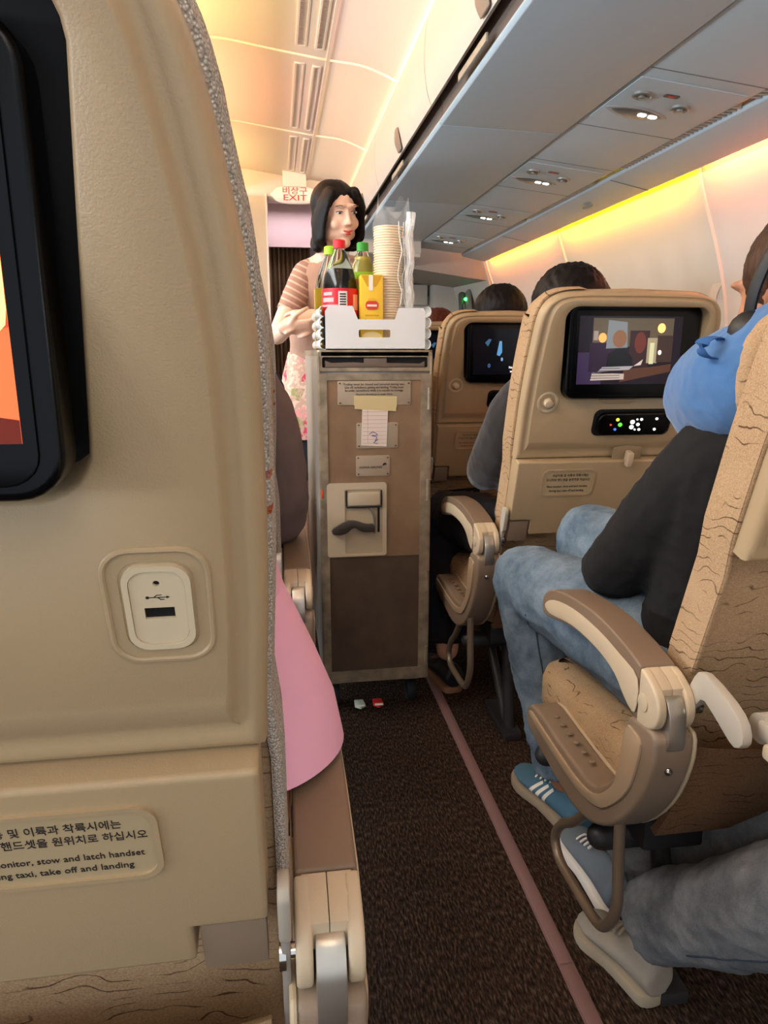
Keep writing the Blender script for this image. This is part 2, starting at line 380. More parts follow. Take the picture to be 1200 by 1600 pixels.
def join_text(lines, m, name, parent):
    """several text lines as one part: (string, size, matrix, align, sx)"""
    g = bmesh.new()
    for s_, size, M, al, sx in lines:
        o = text(s_, size, m, M, parent=None, align=al, sx=sx); g.from_mesh(o.data); me = o.data
        bpy.data.objects.remove(o); bpy.data.meshes.remove(me)
    me = bpy.data.meshes.new(name); g.to_mesh(me); g.free()
    return finish(me, name, m, parent, smooth=False)
T_ = Matrix.Translation
def cols(x, y, z, t=(0, 0, 0)): return Matrix.Translation(t) @ Matrix((Vector(x), Vector(y), Vector(z))).transposed().to_4x4()

# ------------------------------------------------------------ the cabin shell
WALLM = mat('cabin_lining', (226, 216, 200), .55); CEIL = mat('ceiling_lining', (224, 210, 200), .5)
BINC = mat('bin_door_cream', (214, 204, 190), .42); BINU = mat('bin_underside_grey', (180, 199, 210), .5)
BRNG = mat('bronze_recess', (112, 98, 88), .5); SEAM = mat('seam_dark', (70, 66, 62), .7)
def strip(g, prof, y0, y1, th, side=1, mi=0):
    """open profile (x,z) given thickness on one side, run from y0 to y1"""
    P = []; n = len(prof)
    for i, (x, z) in enumerate(prof):
        a = Vector(prof[max(i - 1, 0)]); b = Vector(prof[min(i + 1, n - 1)]); t = (b - a).normalized()
        P.append((x - t.y * th * side, z + t.x * th * side))
    g.loft([[(x, y, z) for x, z in prof + P[::-1]] for y in (y0, y1)], mi=mi)
    return g
Y0, Y1 = -2.0, 6.6
g = G().box(-3.0, 1.75, Y0, Y1, -.06, 0); struct('floor', g, CARPET)
g = G(); g.box(.453, .474, Y0, .958, 0, .004, .001); g.box(.453, .474, .963, Y1, 0, .004, .001)
g.box(.449, .478, Y0, Y1, 0, .0012)
struct('trim_1', g, [mat('seat_track_cover', (128, 98, 95), .55)])
# ceiling over the aisle: one curved panel after another, a light rib at each joint
CP = catmull([(-.62, 2.04), (-.52, 2.13), (-.38, 2.185), (-.2, 2.205), (0, 2.18), (.234, 2.15), (.36, 2.138), (.45, 2.112), (.52, 2.085), (.62, 2.085), (.80, 2.11)], 4)
g = G(); strip(g, CP, Y0, 5.06, .02, 1); struct('ceiling', g, CEIL)
g = G().box(-3.0, -.56, Y0, 5.06, 2.2, 2.24); g.box(-.60, -.56, Y0, 5.06, 2.02, 2.22); struct('ceiling_side', g, CEIL)
g = G()
for y in (-.94, .06, 1.06, 2.06, 3.06, 4.05):
    g.tube([(x, y, z - .001) for x, z in CP[4:]], .006, 8, k=1)
struct('trim_2', g, [mat('ceiling_rib', (236, 222, 200), .4)])
g = G(); g.box(.228, .240, Y0, 5.06, 2.143, 2.153); struct('trim_3', g, [mat('ceiling_joint', (206, 190, 178), .5)])
g = G(); g.box(-.56, -.40, Y0, 5.0, 2.0, 2.015, .004); g.box(-.42, -.40, Y0, 5.0, 2.0, 2.04, .004); g.box(-.56,-.54, Y0,5.0,2.0,2.12,.003); struct('trim_4', g, CEIL)
def grille(y0, y1, x0, x1, ribs, label):
    t = thing('ceiling_grille', label, 'vent', ((x0 + x1) / 2, (y0 + y1) / 2, 2.16), 'long grilles set in the aisle ceiling')
    z = 2.150 + (.234 - (x0 + x1) / 2) * .14
    a, b = x0 - t.location.x, x1 - t.location.x; c, d = y0 - t.location.y, y1 - t.location.y; zz = z - 2.16
    g = G(); g.plate(rrect(a, b, c, d, .006), [rrect(a + .007, b - .007, c + .01, d - .01, .004)], zz - .006, zz + .012); obj('grille_frame', g, CEIL, t)
    g = G()
    g.box(a + .004, b - .004, c + .006, d - .006, zz + .006, zz + .010)
    if ribs:
        k = int((d - c) / .009)
        for i in range(k): g.box(a + .008, b - .008, c + .012 + i * .009, c + .0165 + i * .009, zz - .003, zz + .006)
    obj('grille_blades' if ribs else 'grille_cover', g, [mat('grille_inside', (188, 172, 156), .6) if ribs else CEIL], t)
nm = ['nearest the camera', 'second from the camera', 'third from the camera', 'farthest, above the exit sign']
for i, (a, b) in enumerate([(1.14, 1.98), (2.14, 2.98), (3.14, 3.98), (4.13, 4.86)]):
    for x0, x1, sd in ((.108, .150, 'left'), (.180, .216, 'right')):
        grille(a, b, x0, x1, i < 2, ('ribbed' if i < 2 else 'plain') + ' cream ceiling grille, %s strip of the pair %s' % (sd, nm[i]))
# window-side wall
WP = catmull([(1.42, 1.74), (1.425, 1.66), (1.455, 1.56), (1.51, 1.42), (1.565, 1.25), (1.60, 1.05), (1.62, .75), (1.61, .35), (1.58, 0)], 4)
g = G(); strip(g, WP, Y0, 4.9, .03, 1); struct('wall_right', g, WALLM)
g = G()
for y in (-.1, 1.13, 2.38, 3.61, 4.87): g.tube([(x - .001, y, z) for x, z in WP], .007, 8, k=1)
struct('trim_5', g, [mat('lining_joint', (240, 222, 205), .4)])
def on_wall(z):
    for (x0, z0), (x1, z1) in zip(WP, WP[1:]):
        if z1 <= z <= z0: return x0 + (x1 - x0) * (z - z0) / (z1 - z0)
for i in range(7):
    y = .20 + i * .53; z = 1.13; x = on_wall(z); sl = (on_wall(1.25) - on_wall(1.0)) / .25
    M = cols((0, 1, 0), Vector((sl, 0, 1)).normalized(), Vector((-1, 0, sl)).normalized(), (x, y, z))
    w_ = thing('window_%d' % (i + 1), '', 'x', (0, 0, 0)); del w_['label']; del w_['category']; w_['kind'] = 'structure'
    g = G(M).plate(rrect(-.15, .15, -.19, .19, .11, 8), [rrect(-.115, .115, -.16, .155, .09, 8)], -.01, .008); obj('window_frame', g, WALLM, w_)
    g = G(M).prism(rrect(-.116, .116, -.161, .156, .09, 8), .001, .003); obj('window_shade', g, [mat('window_shade', (224, 216, 204), .5)], w_)
g = G().box(-3.06, -3.0, Y0, Y1, 0, 2.24); struct('wall_left', g, WALLM)
for i in range(11):
    g = G(T_((-2.985, -1.4 + i * .53, 1.15))); g.plate(rrect(-.16, .16, -.21, .21, .10, 6), [rrect(-.125, .125, -.17, .17, .08, 6)], -.015, .02, 'yz'); struct('window_%d' % (i + 8), g, WALLM)
for i in range(3):
    M = T_((on_wall(1.13) - .005, -1.39 + i * .53, 1.13)); g = G(M); g.plate(rrect(-.15, .15, -.19, .19, .11, 6), [rrect(-.105, .105, -.145, .145, .08, 6)], -.02, .01, 'yz'); struct('window_%d' % (i + 19), g, WALLM)
# forward end: partition, header, galley wall, dark door zone
PART = mat('partition_beige', (212, 196, 170), .55)
g = G().box(-1.9, -.035, 5.05, 5.12, 0, 2.24, .004); struct('wall_front', g, PART)
g = G().box(-.041, -.029, 5.04, 5.13, 0, 2.06, .002); struct('trim_6', g, [mat('partition_edge', (236, 222, 214), .4)])
g = G().prism(catmull([(5.04, 2.24), (5.04, 2.07), (5.06, 2.035), (5.12, 2.02), (5.2, 2.03), (5.3, 2.08), (5.3, 2.24)], 3), -.62, .80, 'yz'); struct('trim_7', g, CEIL)
g = G().box(-1.9, 1.75, 6.5, 6.6, 0, 2.3); struct('wall_galley', g, [mat('galley_wall', (214, 196, 200), .6)])
g = G().box(-1.0, .75, 5.58, 5.62, 1.80, 2.3); struct('wall_header', g, [mat('lilac_header', (222, 200, 206), .6)])
g = G().box(-1.9, .9, 5.3, 6.6, 2.24, 2.28); struct('ceiling_galley', g, CEIL)
DOORG = mat('door_zone_grey', (150, 140, 128), .6); DOORB = mat('door_zone_brown', (128, 110, 98), .6); DOORL = mat('door_zone_pale', (186, 178, 164), .5)
g = G(); g.prism([(.47, 1.62), (.86, 1.60), (1.30, 1.54), (1.62, 1.50), (1.62, 2.2), (.47, 2.2)], 4.93, 5.9, 'xz'); struct('ceiling_door_zone', g, DOORG)
g = G(); g.loft([[(x, y, z) for x, z in ((1.36 - .1 * k, 1.80), (1.44 - .1 * k, 1.56), (1.56 - .1 * k, 1.2), (1.60 - .1 * k, .9), (1.6 - .1 * k, 0), (1.74, 0), (1.74, 1.8))] for y, k in ((4.9, 0), (5.9, 1))]); struct('wall_door_zone', g, DOORL)
g = G().box(.72, 1.75, 5.9, 5.96, 0, 2.2); struct('wall_far_right', g, DOORB)
g = G(); g.box(.95, 1.30, 5.74, 5.9, 1.16, 1.48, .02); g.box(.98, 1.2, 5.70, 5.75, 1.40, 1.56, .015); struct('trim_8', g, DOORL)
g = G(); g.box(1.22, 1.5, 5.6, 5.9, 0, 1.6, .03); struct('door_1', g, DOORL)
h = thing('crew_handset', 'grey crew handset with a green lamp on the pale panel beside the door', 'handset', (1.06, 5.0, 1.32), rot=(0, radians(24), 0))
h.location = (1.405, 5.3, 1.37); h.rotation_euler = (0, radians(-16), radians(-90))
obj('handset_cradle', G().box(-.06, .07, 0, .03, -.13, .11, .012), [mat('handset_grey', (120, 116, 106), .5)], h)
obj('handset_body', G().tube([(-.02, -.02, .09), (-.005, -.035, .0), (-.02, -.02, -.1)], [.028, .018, .026], 12), [mat('handset_dark', (84, 80, 74), .5)], h)
obj('status_lamp', G().ball((.03, -.008, .045), .012), [mat('green_lamp', (60, 255, 90), .5, emit=(60, 255, 90), estr=6)], h)
# curtain
t = bpy.data.objects.new
P = [(-.05 + .0022 * i, 5.70 + .022 * sin(i * .42) + .006 * sin(i * 1.1)) for i in range(150)]
g = G(); R0 = P + [(x, y + .004) for x, y in P[::-1]]
g.loft([[(x, y, z) for x, y in R0] for z in (.04, 1.0, 1.835)])
o = tag(obj('curtain', g, [mat('brown_curtain_cloth', (128, 104, 80), .9, bump=.3)], ang=60), 'dark brown pleated curtain drawn across the galley entrance', 'curtain')
g = G(); g.tube([(-.1, 5.70, 1.85), (.75, 5.70, 1.85)], .008, 8, k=1); tag(obj('curtain_rail', g, ALU), 'thin metal rail above the brown galley curtain', 'rail')

# ------------------------------------------------------------ overhead bins over the window-side seats
DOORP = catmull([(.474, 1.747), (.460, 1.79), (.452, 1.86), (.455, 1.94), (.466, 1.99), (.484, 2.022), (.505, 2.035)], 4)
def bin_unit(y0, y1, label, lb=True):
    t = thing('overhead_bin', label, 'luggage bin', (.68, (y0 + y1) / 2, 1.69), 'closed overhead bins above the window-side seats')
    t_x, t_y, t_z = t.location; M = Matrix.Translation((-t_x, -t_y, -t_z)); e = .003
    g = G(M); g.loft([[(x, y, z) for x, z in [(.508, 1.725), (.508, 2.02), (.87, 2.02), (.87, 1.70), (.503, 1.712)]] for y in (y0 + e, y1 - e)]); obj('bin_body', g, BRNG, t)
    g = G(M); g.loft([[(x, y, z) for x, z in DOORP + [(.60, 2.035), (.60, 2.02), (.515, 2.01), (.49, 1.76)]] for y in (y0 + e, y0 + .02, y1 - .02, y1 - e)]); obj('bin_door', g, BINC, t)
    g = G(M); g.prism([(.499, 1.704), (.507, 1.696), (.878, 1.686), (.878, 1.70), (.503, 1.714)], y0 + e, y1 - e, 'xz', .002); obj('bin_underside', g, BINU, t)
    g = G(M); g.box(.4835, .490, y0 + .55, y0 + .80, 1.716, 1.735, .003); obj('latch_plate', g, [mat('latch_plate', (170, 158, 140), .4)], t)
    g = G(M); g.tube([(.466, y0 + .5, 1.752), (.456, y0 + .5, 1.785), (.452, y0 + .5, 1.82)], [(.004, .035), (.006, .045), (.003, .03)], 14, ref=(1, 0, 0)); obj('latch_cap', g, [mat('latch_cap_brown', (150, 128, 110), .45)], t)
    return t
bl = ['cream-fronted overhead bin nearest the camera, cut by the top of the photo', 'cream-fronted overhead bin above the first visible reading-light panel',
      'cream-fronted overhead bin in the middle of the row, right of the ceiling glow', 'farthest cream-fronted overhead bin, above the crew member and cups']
for i, y in enumerate((.08, 1.16, 2.24, 3.32)): bin_unit(y, y + 1.08, bl[i])
g = G(); strip(g, [(.474, 1.7), (.474, 2.03)], Y0, .08, .04, -1); g.box(.48, .88, Y0, .08, 1.69, 2.02); g.box(.50, .88, 4.40, 4.93, 1.62, 2.03); g.prism([(.5, 1.70), (.88, 1.69), (.88, 1.6), (.52, 1.62)], 4.42, 4.9, 'xz'); struct('trim_9', g, BINC)
g = G(); g.box(.60, .90, Y0, 4.9, 2.0, 2.03); struct('trim_10', g, CEIL)
# passenger service channel and outer lip
PSUM = mat('service_panel_grey', (182, 196, 202), .5)
def psz(x): return 1.690 - (x - .885) * .105
PO = 0
g = G(); g.prism([(.886, psz(.886)), (1.19, psz(1.19)), (1.19, 1.74), (.886, 1.74)], Y0, 4.66, 'xz', .002)
struct('trim_11', g, PSUM)
g = G()
for y in (.2, 1.0, 1.72, 2.14, 2.52, 2.93, 3.30, 3.67, 4.06, 4.44): g.prism([(.888, psz(.888) - .0006), (1.19, psz(1.19) - .0006), (1.19, psz(1.19) + .01), (.888, psz(.888) + .01)], y, y + .004, 'xz')
struct('trim_12', g, [mat('panel_seam', (120, 118, 112), .6)])
g = G(); g.prism([(1.218, 1.664), (1.225, 1.652), (1.375, 1.622), (1.386, 1.625), (1.386, 1.640), (1.23, 1.68)], Y0, 4.75, 'xz', .003)
g.box(1.19, 1.222, Y0, 4.75, 1.69, 1.70); g.box(1.2,1.40,Y0,4.75,1.73,1.745)
struct('trim_13', g, PSUM)
g = G()
for y in (1.3, 2.62, 3.9): g.prism([(1.226, 1.6505), (1.375, 1.6205), (1.375, 1.63), (1.226, 1.66)], y, y + .005, 'xz')
struct('trim_14', g, [MATS['panel_seam']])
lab = ['nearest the camera, with most blades showing', 'second from the camera', 'third from the camera', 'farthest, by the cabin end']
for i, (a, b) in enumerate([(.55, 1.82), (1.86, 2.50), (2.72, 3.45), (3.50, 4.4)]):
    t = thing('air_grille', 'long air grille along the service panels, %s' % lab[i], 'vent', (1.205, (a + b) / 2, 1.67), 'air grilles outboard of the service panels')
    g = G(); g.box(-.014, .014, a - t.location.y, b - t.location.y, .008, .012); obj('grille_back', g, [mat('grille_dark', (66, 62, 54), .8)], t)
    g = G(); n = int((b - a) / .022)
    for k in range(n): g.box(-.014, .014, a - t.location.y + k * .022, a - t.location.y + k * .022 + .006, -.012, .01)
    obj('grille_blades', g, [mat('grille_blade', (176, 172, 160), .5)], t)
def psu(y, label):
    x = .99; sl = -.105
    M = cols(Vector((1, 0, sl)).normalized(), (0, 1, 0), Vector((sl, 0, -1)).normalized() * -1)
    t = thing('passenger_service_unit', label, 'light panel', (x, y, psz(x) - .001), 'reading light and air panels above the window-side seats')
    # local frame: a along +x, b along +y, c downward
    Mx = cols(Vector((1, 0, sl)).normalized(), Vector((0, 1, 0)), Vector((sl, 0, -1)).normalized())
    g = G(Mx); g.prism(rrect(-.098, .19, -.21, .085, .004), -.004, .0016, bev=.001); obj('panel', g, PSUM, t)
    eye = [(-.075 + .15 * k / 16, .034 * sin(pi * k / 16) ** .8) for k in range(17)] + [(.075 - .15 * k / 16, -.026 * sin(pi * k / 16) ** .8) for k in range(1, 16)]
    R_ = Matrix.Rotation(radians(4), 4, 'Z')
    def rim(P, d): return inset(P, d)
    e2 = [(x_ * 1.25, y_ * 1.35) for x_, y_ in eye]
    g = G(Mx @ R_); g.prism(e2, .0015, .004, bev=.0015); obj('lens_surround', g, [mat('lens_surround', (172, 170, 164), .45)], t)
    g = G(Mx @ R_); g.prism(eye, .004, .0055, bev=.001); obj('lens', g, [mat('lens_grey', (92, 90, 84), .25)], t)
    g = G(Mx @ R_)
    for a in (.018, .050):
        g.prism(rrect(a - .011, a + .011, -.009, .009, .006), .0055, .0075)
    obj('sign_light', g, [mat('sign_light', (255, 250, 225), .4, emit=(255, 248, 225), estr=6)], t)
    for a, b_ in ((-.045, -.115), (.085, -.075)):
        g = G(Mx); g.lathe([(.026, .001), (.025, .007), (.020, .009), (.017, .004), (.010, .004), (.009, .012), (.004, .013)], (a, b_, 0), 20); nz = obj('air_nozzle', g, [mat('nozzle_metal', (150, 148, 140), .3, .5)], t)
    g = G(Mx); g.prism(rrect(.005, .045, -.145, -.125, .006), .001, .003); obj('symbol_window', g, [mat('symbol_window', (96, 70, 66), .4)], t)
    g = G(Mx); g.prism(rrect(.018, .032, -.139, -.131, .003), .003, .004); obj('smoking_symbol', g, [mat('red_symbol', (190, 50, 44), .5, emit=(200, 40, 30), estr=.1)], t)
    return t
for y, n_ in ((1.985, 'nearest the camera'), (2.775, 'second from the camera'), (3.515, 'third from the camera'), (4.29, 'farthest, beside the cup stack')):
    psu(y, 'pale service panel with a pair of glowing lights, the one %s' % n_)
o = obj('emergency_light', G().prism(ell(0, 0, .012, .045), 0, .004, 'xy', .001), [mat('lamp_cover', (140, 138, 128), .4)]); o.location = (1.30, 2.98, 1.628); o.rotation_euler = (0, radians(11), 0)
tag(o, 'small oval grey light cover on the lip outboard of the air grille', 'light')
# exit sign
ex = thing('exit_sign', 'rounded white ceiling sign with red lettering at the end of the aisle', 'sign', (.15, 4.93, 2.03))
obj('sign_body', G().tube([(-.145, 0, 0), (-.09, 0, 0), (.09, 0, 0), (.145, 0, 0)], [(.02, .012), (.022, .05), (.022, .05), (.02, .012)], 20, ref=(0, 1, 0)), [mat('sign_white', (238, 226, 214), .4, emit=(255, 235, 220), estr=.08)], ex)
obj('sign_bracket', G().box(-.075, .075, -.03, .03, .045, .16, .006), CEIL, ex)
RED = mat('sign_red', (205, 20, 20), .5, emit=(255, 40, 40), estr=.25)
FR = lambda x, z, y=0: cols((1, 0, 0), (0, 0, 1), (0, -1, 0), (x, y, z))
join_text([('비상구', .05, FR(0, .019, -.0235), 'CENTER', 1.2), ('EXIT', .050, FR(0, -.022, -.0255), 'CENTER', 1.5)], RED, 'sign_lettering', ex)

# ------------------------------------------------------------ seats
REC = radians(17)
HB = cols((1, 0, 0), (0, -sin(REC), cos(REC)), (0, -cos(REC), -sin(REC)), (0, 0, .62))   # (u across, v up the back, w towards the row behind)
HWT = [(.19, .2145), (.25, .217), (.32, .220), (.39, .2205), (.453, .2185), (.492, .2155), (.515, .212), (.532, .206), (.548, .194), (.559, .176), (.565, .150), (.567, .11)]
HWL = [(.19, .2145), (.25, .217), (.32, .220), (.425, .220), (.453, .218), (.482, .215), (.51, .210), (.535, .205), (.56, .198), (.58, .187), (.595, .170), (.602, .15), (.605, .11)]
def outline(top=1, wide=1):
    r = [(h_ * (1 - (1 - wide) * min(1, (v_ - .10) / .35)), v_ if v_ < .45 or top > 1 else .45 + (v_ - .45) * top) for v_, h_ in (HWL if top > 1 else HWT)]
    r = catmull(r, 3); return r + [(0, r[-1][1] + .001)] + [(-a, b) for a, b in r[::-1]] + [(0, .19)]
OUT_L = outline(1.30, 1); OUT_R = outline(.93, .945)
def monitor_frame(v, w_, u=0, t=radians(16)): return cols((1, 0, 0), (0, cos(t), -sin(t)), (0, sin(t), cos(t)), (u, v, w_))
MON = monitor_frame(.4360, -.008, .012); MONL = monitor_frame(.470, -.004, -.007) @ Matrix.Diagonal((1, .95, 1, 1))
def screen_art(kind, s, MON):
    """picture shown on the monitor: flat blocks of light on the glass"""
    B = []
    def q(x0, x1, y0, y1, c, e): B.append(([(x0, y0), (x1, y0), (x1, y1), (x0, y1)], c, e))
    def p(P, c, e): B.append((P, c, e))
    if kind == 'film':
        q(-.125, .105, -.066, .074, (24, 14, 24), .8); q(-.095, .085, .012, .070, (96, 84, 66), .45); q(-.125, -.07, -.066, .0, (52, 40, 66), .8); q(-.10,-.03,-.04,.02,(40,24,42),.8)
        p([(-.062, .066), (-.02, .062), (-.016, .01), (-.064, .008)], (118, 124, 126), .7); q(-.093, -.083, .025, .044, (150, 140, 130), .6)
        p(ell(-.073, .03, .009, .010), (230, 170, 90), .9); q(-.012, .032, -.03, .045, (46, 26, 26), .8); p(ell(.012, .02, .013, .022), (98, 44, 36), .7)
        p(ell(-.035, .028, .0155, .018), (120, 84, 58), .9); p([(-.062, -.035), (-.058, -.003), (-.04, .008), (-.02, .006), (-.004, -.01), (0, -.035)], (14, 12, 16), 1)
        q(.028, .052, -.022, .03, (150, 138, 110), .8); q(.034, .044, -.024, .02, (190, 190, 150), .9); p(ell(.057, .05, .009, .010), (250, 205, 120), 1.2); q(.05, .085, -.02, .035, (56, 40, 34), .8)
        p(ell(.057, .0, .004, .005), (250, 240, 220), 1.2); p([(-.03, -.062), (.085, -.04), (.085, -.024), (.04, -.03), (-.02, -.034)], (78, 48, 34), .8)
        p([(-.095, -.058), (-.02, -.056), (-.02, -.044), (-.092, -.042)], (170, 158, 148), .8); p([(-.08, -.040), (-.01, -.036), (.0, -.028), (-.07, -.030)], (150, 146, 150), .8)
        for k in range(5): p([(-.095, -.054 + .005 * k), (-.03, -.053 + .005 * k), (-.03, -.052 + .005 * k), (-.095, -.0528 + .005 * k)], (50, 36, 38), .8)
        p([(.0, -.028), (.02, -.014), (.016, -.026)], (190, 180, 170), .8)
    elif kind == 'night':
        q(-.125, .125, -.070, .074, (7, 9, 16), .6); p([(-.088, .03), (-.075, .042), (-.066, .04), (-.078, .018)], (56, 96, 130), .8)
        p([(-.048, -.008), (-.04, .035), (-.032, .035), (-.03, .0), (-.038, -.012)], (90, 150, 200), .9); p(ell(-.03, -.022, .004, .006), (110, 150, 200), .9); p(ell(-.072, -.042, .005, .007), (56, 84, 130), .8)
        p(ell(.06, .005, .022, .034), (74, 66, 70), .8); p(ell(.068, .008, .014, .024), (130, 118, 120), .8); p(ell(.03, -.008, .007, .010), (90, 76, 74), .8)
    else:
        q(-.125, .125, -.070, .074, (214, 92, 52), 1.6); q(.09, .125, .045, .074, (200, 180, 180), 1.1); q(.08, .125, -.02, .045, (240, 170, 100), 1.8)
        p([(.07, -.02), (.125, -.008), (.125, -.022), (.07, -.034)], (190, 60, 46), 1.2); p([(.07, -.05), (.125, -.06), (.125, -.07), (.07, -.07)], (90, 30, 20), 1); p(ell(.11,.0,.02,.03),(250,196,120),1.8)
    g = G(HB @ MON); ms = []
    for i, (P, c, e) in enumerate(B):
        P = [(max(-.125, min(.125, a)), b) for a, b in P]
        g.f([g.v((a * (1.06 if kind == 'warm' else 1), b, .0161 + .00012 * i)) for a, b in P], i)
        ms.append(mat('screen_light_%d_%d_%d_%d' % (c + (int(e * 10),)), c, .3, emit=c, estr=e * .6, spec=.2))
    # keep the art as given: no normal recalculation needed for emission
    me = bpy.data.meshes.new('screen_picture'); g.bm.to_mesh(me); g.bm.free()
    return finish(me, 'screen_picture', ms, s, smooth=False)
def seat(loc, side, label, art='film', usb=False, tray_down=False, arms=True, detail=True, card=False, shifts=0, fabm=None, knit=None):
    """side = +1 when the aisle is at +x of the seat, -1 when it is at -x"""
    t = thing('airplane_chair', label, 'seat', loc, 'tan passenger seats'); s = side
    OUT = OUT_L if s > 0 else OUT_R; LW = .2215 if s > 0 else .209; TOPV = max(b for a, b in OUT)
    fabm = fabm or FAB; knit = knit or FAB
    # backrest cushion
    C = [(abs(a) + (.001 if s > 0 else .004), b + (.004 if b > .53 else 0)) for a, b in [(x_, y_) for x_, y_ in OUT if x_ > 0 and y_ > .19]]
    C = [(LW - .003, -.30), (LW, -.26), (LW, 0), (LW + .0, .15)] + C
    C = C + [(0, TOPV + .006)] + [(-a, b) for a, b in C[::-1]]
    g = G(HB); rings = []
    for d, w in ((.012, -.100), (.004, -.094), (0, -.080), (0, -.042), (.003, -.036), (.010, -.034)):
        P = inset(C, d) if d else C; rings.append([(a, b - max(0, min(1, (b - .42) / .13)) * (-w - .034) * .5, w) for a, b in P])
    g.loft(rings); obj('backrest_cushion', g, fabm, t, ang=50)
    g = G(HB)   # piping with knitted side band
    g.tube([(s * (a - .003), b, -.032) for a, b in [q for q in C if q[0] > .05 and q[1] > -.25 and q[1] < TOPV - .02]], .004, 8, k=1)
    Cb = [(a, b) for a, b in C if a * s > .05 and b > -.2]; Cb.sort(key=lambda q: q[1])
    rin = [[(a + s * .0012, b, -.030), (a + s * .0035, b, -.050), (a + s * .0020, b - .02 * (b > .5), -.088), (a - s * .006, b - .02 * (b > .5), -.088), (a - s * .006, b, -.029)] for a, b in Cb]
    g.loft(rin); obj('side_band', g, knit, t, ang=50)
    # headrest with wings on the passenger side
    g = G(HB); g.loft([[(a * k, .41 + (b - .41) * k, w) for a, b in rrect(-.150, .150, .30, .515, .05)] for k, w in ((.96, -.098), (1, -.105), (1, -.125), (.93, -.135))])
    hr = obj('headrest', g, fabm, t)
    for q in (-1, 1):
        g = G(HB); g.tube([(q * .140, .315, -.125), (q * .150, .335, -.150), (q * .152, .40, -.156), (q * .138, .45, -.13)], [.020, .027, .027, .020], 14, k=4); obj('headrest_wing', g, fabm, hr)
    if detail:
        g = G(HB); R = OUT
        def ring(d, w, up):
            P = inset(R, d) if d else R; o_ = []
            for a, b in P:
                k = max(0, min(1, (.26 - b) / .07)); k2 = max(0, min(1, (b - TOPV + .07) / .05)); o_.append((a, b + up * k + d * .55 * k2, w))
            return o_
        spec = [(0, -.036, 0), (0, -.012, 0), (.0015, -.006, .0), (.005, -.002, .0), (.009, -.001, .001), (.0125, -.0025, .003), (.0155, -.0028, .007), (.0185, -.0002, .012), (.020, .0028, .02), (.0215, .0045, .03), (.0225, .005, .036)]
        rings = [ring(*q) for q in spec]
        vs = [[g.v(c) for c in r] for r in rings]; n = len(vs[0])
        for i in range(len(vs) - 1):
            for j in range(n): g.f([vs[i][j], vs[i][(j + 1) % n], vs[i + 1][(j + 1) % n], vs[i + 1][j]])
        rec = []; RT, RB = (.580, .368) if usb else (.5365, .334)
        for cx, cy, a0 in ((.162 - .03, RT - .03, 0), (-.160 + .03, RT - .03, 90), (-.146 + .03, RB + .03, 180), (.146 - .03, RB + .03, 270)):
            for k in range(7): t_ = radians(a0 + 15 * k); rec.append((cx + .03 * cos(t_) + (0 if usb else .008), cy + .03 * sin(t_)))
        rv = [g.v((a, b, .005)) for a, b in rec]
        E = [g.bm.edges.new((rv[i - 1], rv[i])) for i in range(len(rv))]
        E2 = [g.bm.edges.get((vs[-1][j], vs[-1][(j + 1) % n])) for j in range(n)]
        bmesh.ops.triangle_fill(g.bm, edges=E + E2, use_beauty=True)
        pr = rv
        for d, w in ((.0015, .0035), (.003, .0), (.0035, -.031)):
            P = inset(rec, d); nv = [g.v((a, b, w)) for a, b in P]
            for j in range(len(nv)): g.f([pr[j - 1], pr[j], nv[j], nv[j - 1]])
            pr = nv
        obj('back_shell', g, TAN, t, ang=50)
        g = G(HB).prism(inset(rec, .002), -.0325, -.029); obj('monitor_recess', g, DARK, t)
        MON = MONL if usb else globals()['MON']
        mo = obj('monitor', G(HB @ MON).prism(rrect(-.147, .147, -.096, .096, .020, 6), -.008, .014, bev=.004, seg=3), BLK, t)
        obj('monitor_glass', G(HB @ MON).prism(rrect(-.138, .138, -.089, .089, .014, 5), .013, .016, bev=.001), BLK, mo)
        pic = screen_art(art, mo, MON); pic.name = 'screen_picture'
        if art == 'night':
            join_text([('Nothing can change that', .011, HB @ MON @ T_((.048, -.048, .0178)), 'CENTER', 1), ('and we always knew it', .011, HB @ MON @ T_((.048, -.060, .0178)), 'CENTER', 1)], mat('subtitle_white', (240, 240, 240), .5, emit=(255, 255, 255), estr=1), 'subtitle_lettering', mo)
        obj('monitor_tab', G(HB).prism([(-.045, .336), (.045, .336), (.03, .326), (-.03, .326)], -.002, .0085, bev=.001), TAN, t)
        # handset
        hx = -s * .045
        obj('handset_recess', G(HB).prism(rrect(hx - .093, hx + .093, .249, .312, .016), .003, .0062, bev=.001), DARK, t)
        hs = obj('handset', G(HB).prism(rrect(hx - .086, hx + .086, .254, .307, .020, 6), .005, .018, bev=.005, seg=3), BLK, t)
        bt = [(-.042, .012, .005, (200, 200, 60)), (-.034, 0, .006, (90, 220, 60)), (-.044, -.011, .004, (70, 100, 200)), (-.056, 0, .003, (180, 50, 40)), (-.006, .006, .0065, (255, 255, 255)), (-.006, -.006, .0065, (255, 255, 255)), (.008, 0, .005, (240, 240, 240)), (.014, .012, .004, (240, 240, 240)), (.013, -.012, .004, (240, 240, 240)), (.004, .012, .003, (200, 200, 200)), (.003, -.012, .003, (200, 200, 200)), (.05, .013, .004, (240, 240, 240)), (.05, -.012, .004, (240, 240, 240))]
        for a, b, r, c in bt:
            obj('button', G(HB).prism(ell(hx + a, .2805 + b, r * .8, r * .75, 12), .0175, .0195), [mat('key_%d_%d_%d' % c, c, .4, emit=c, estr=1.1)], hs)
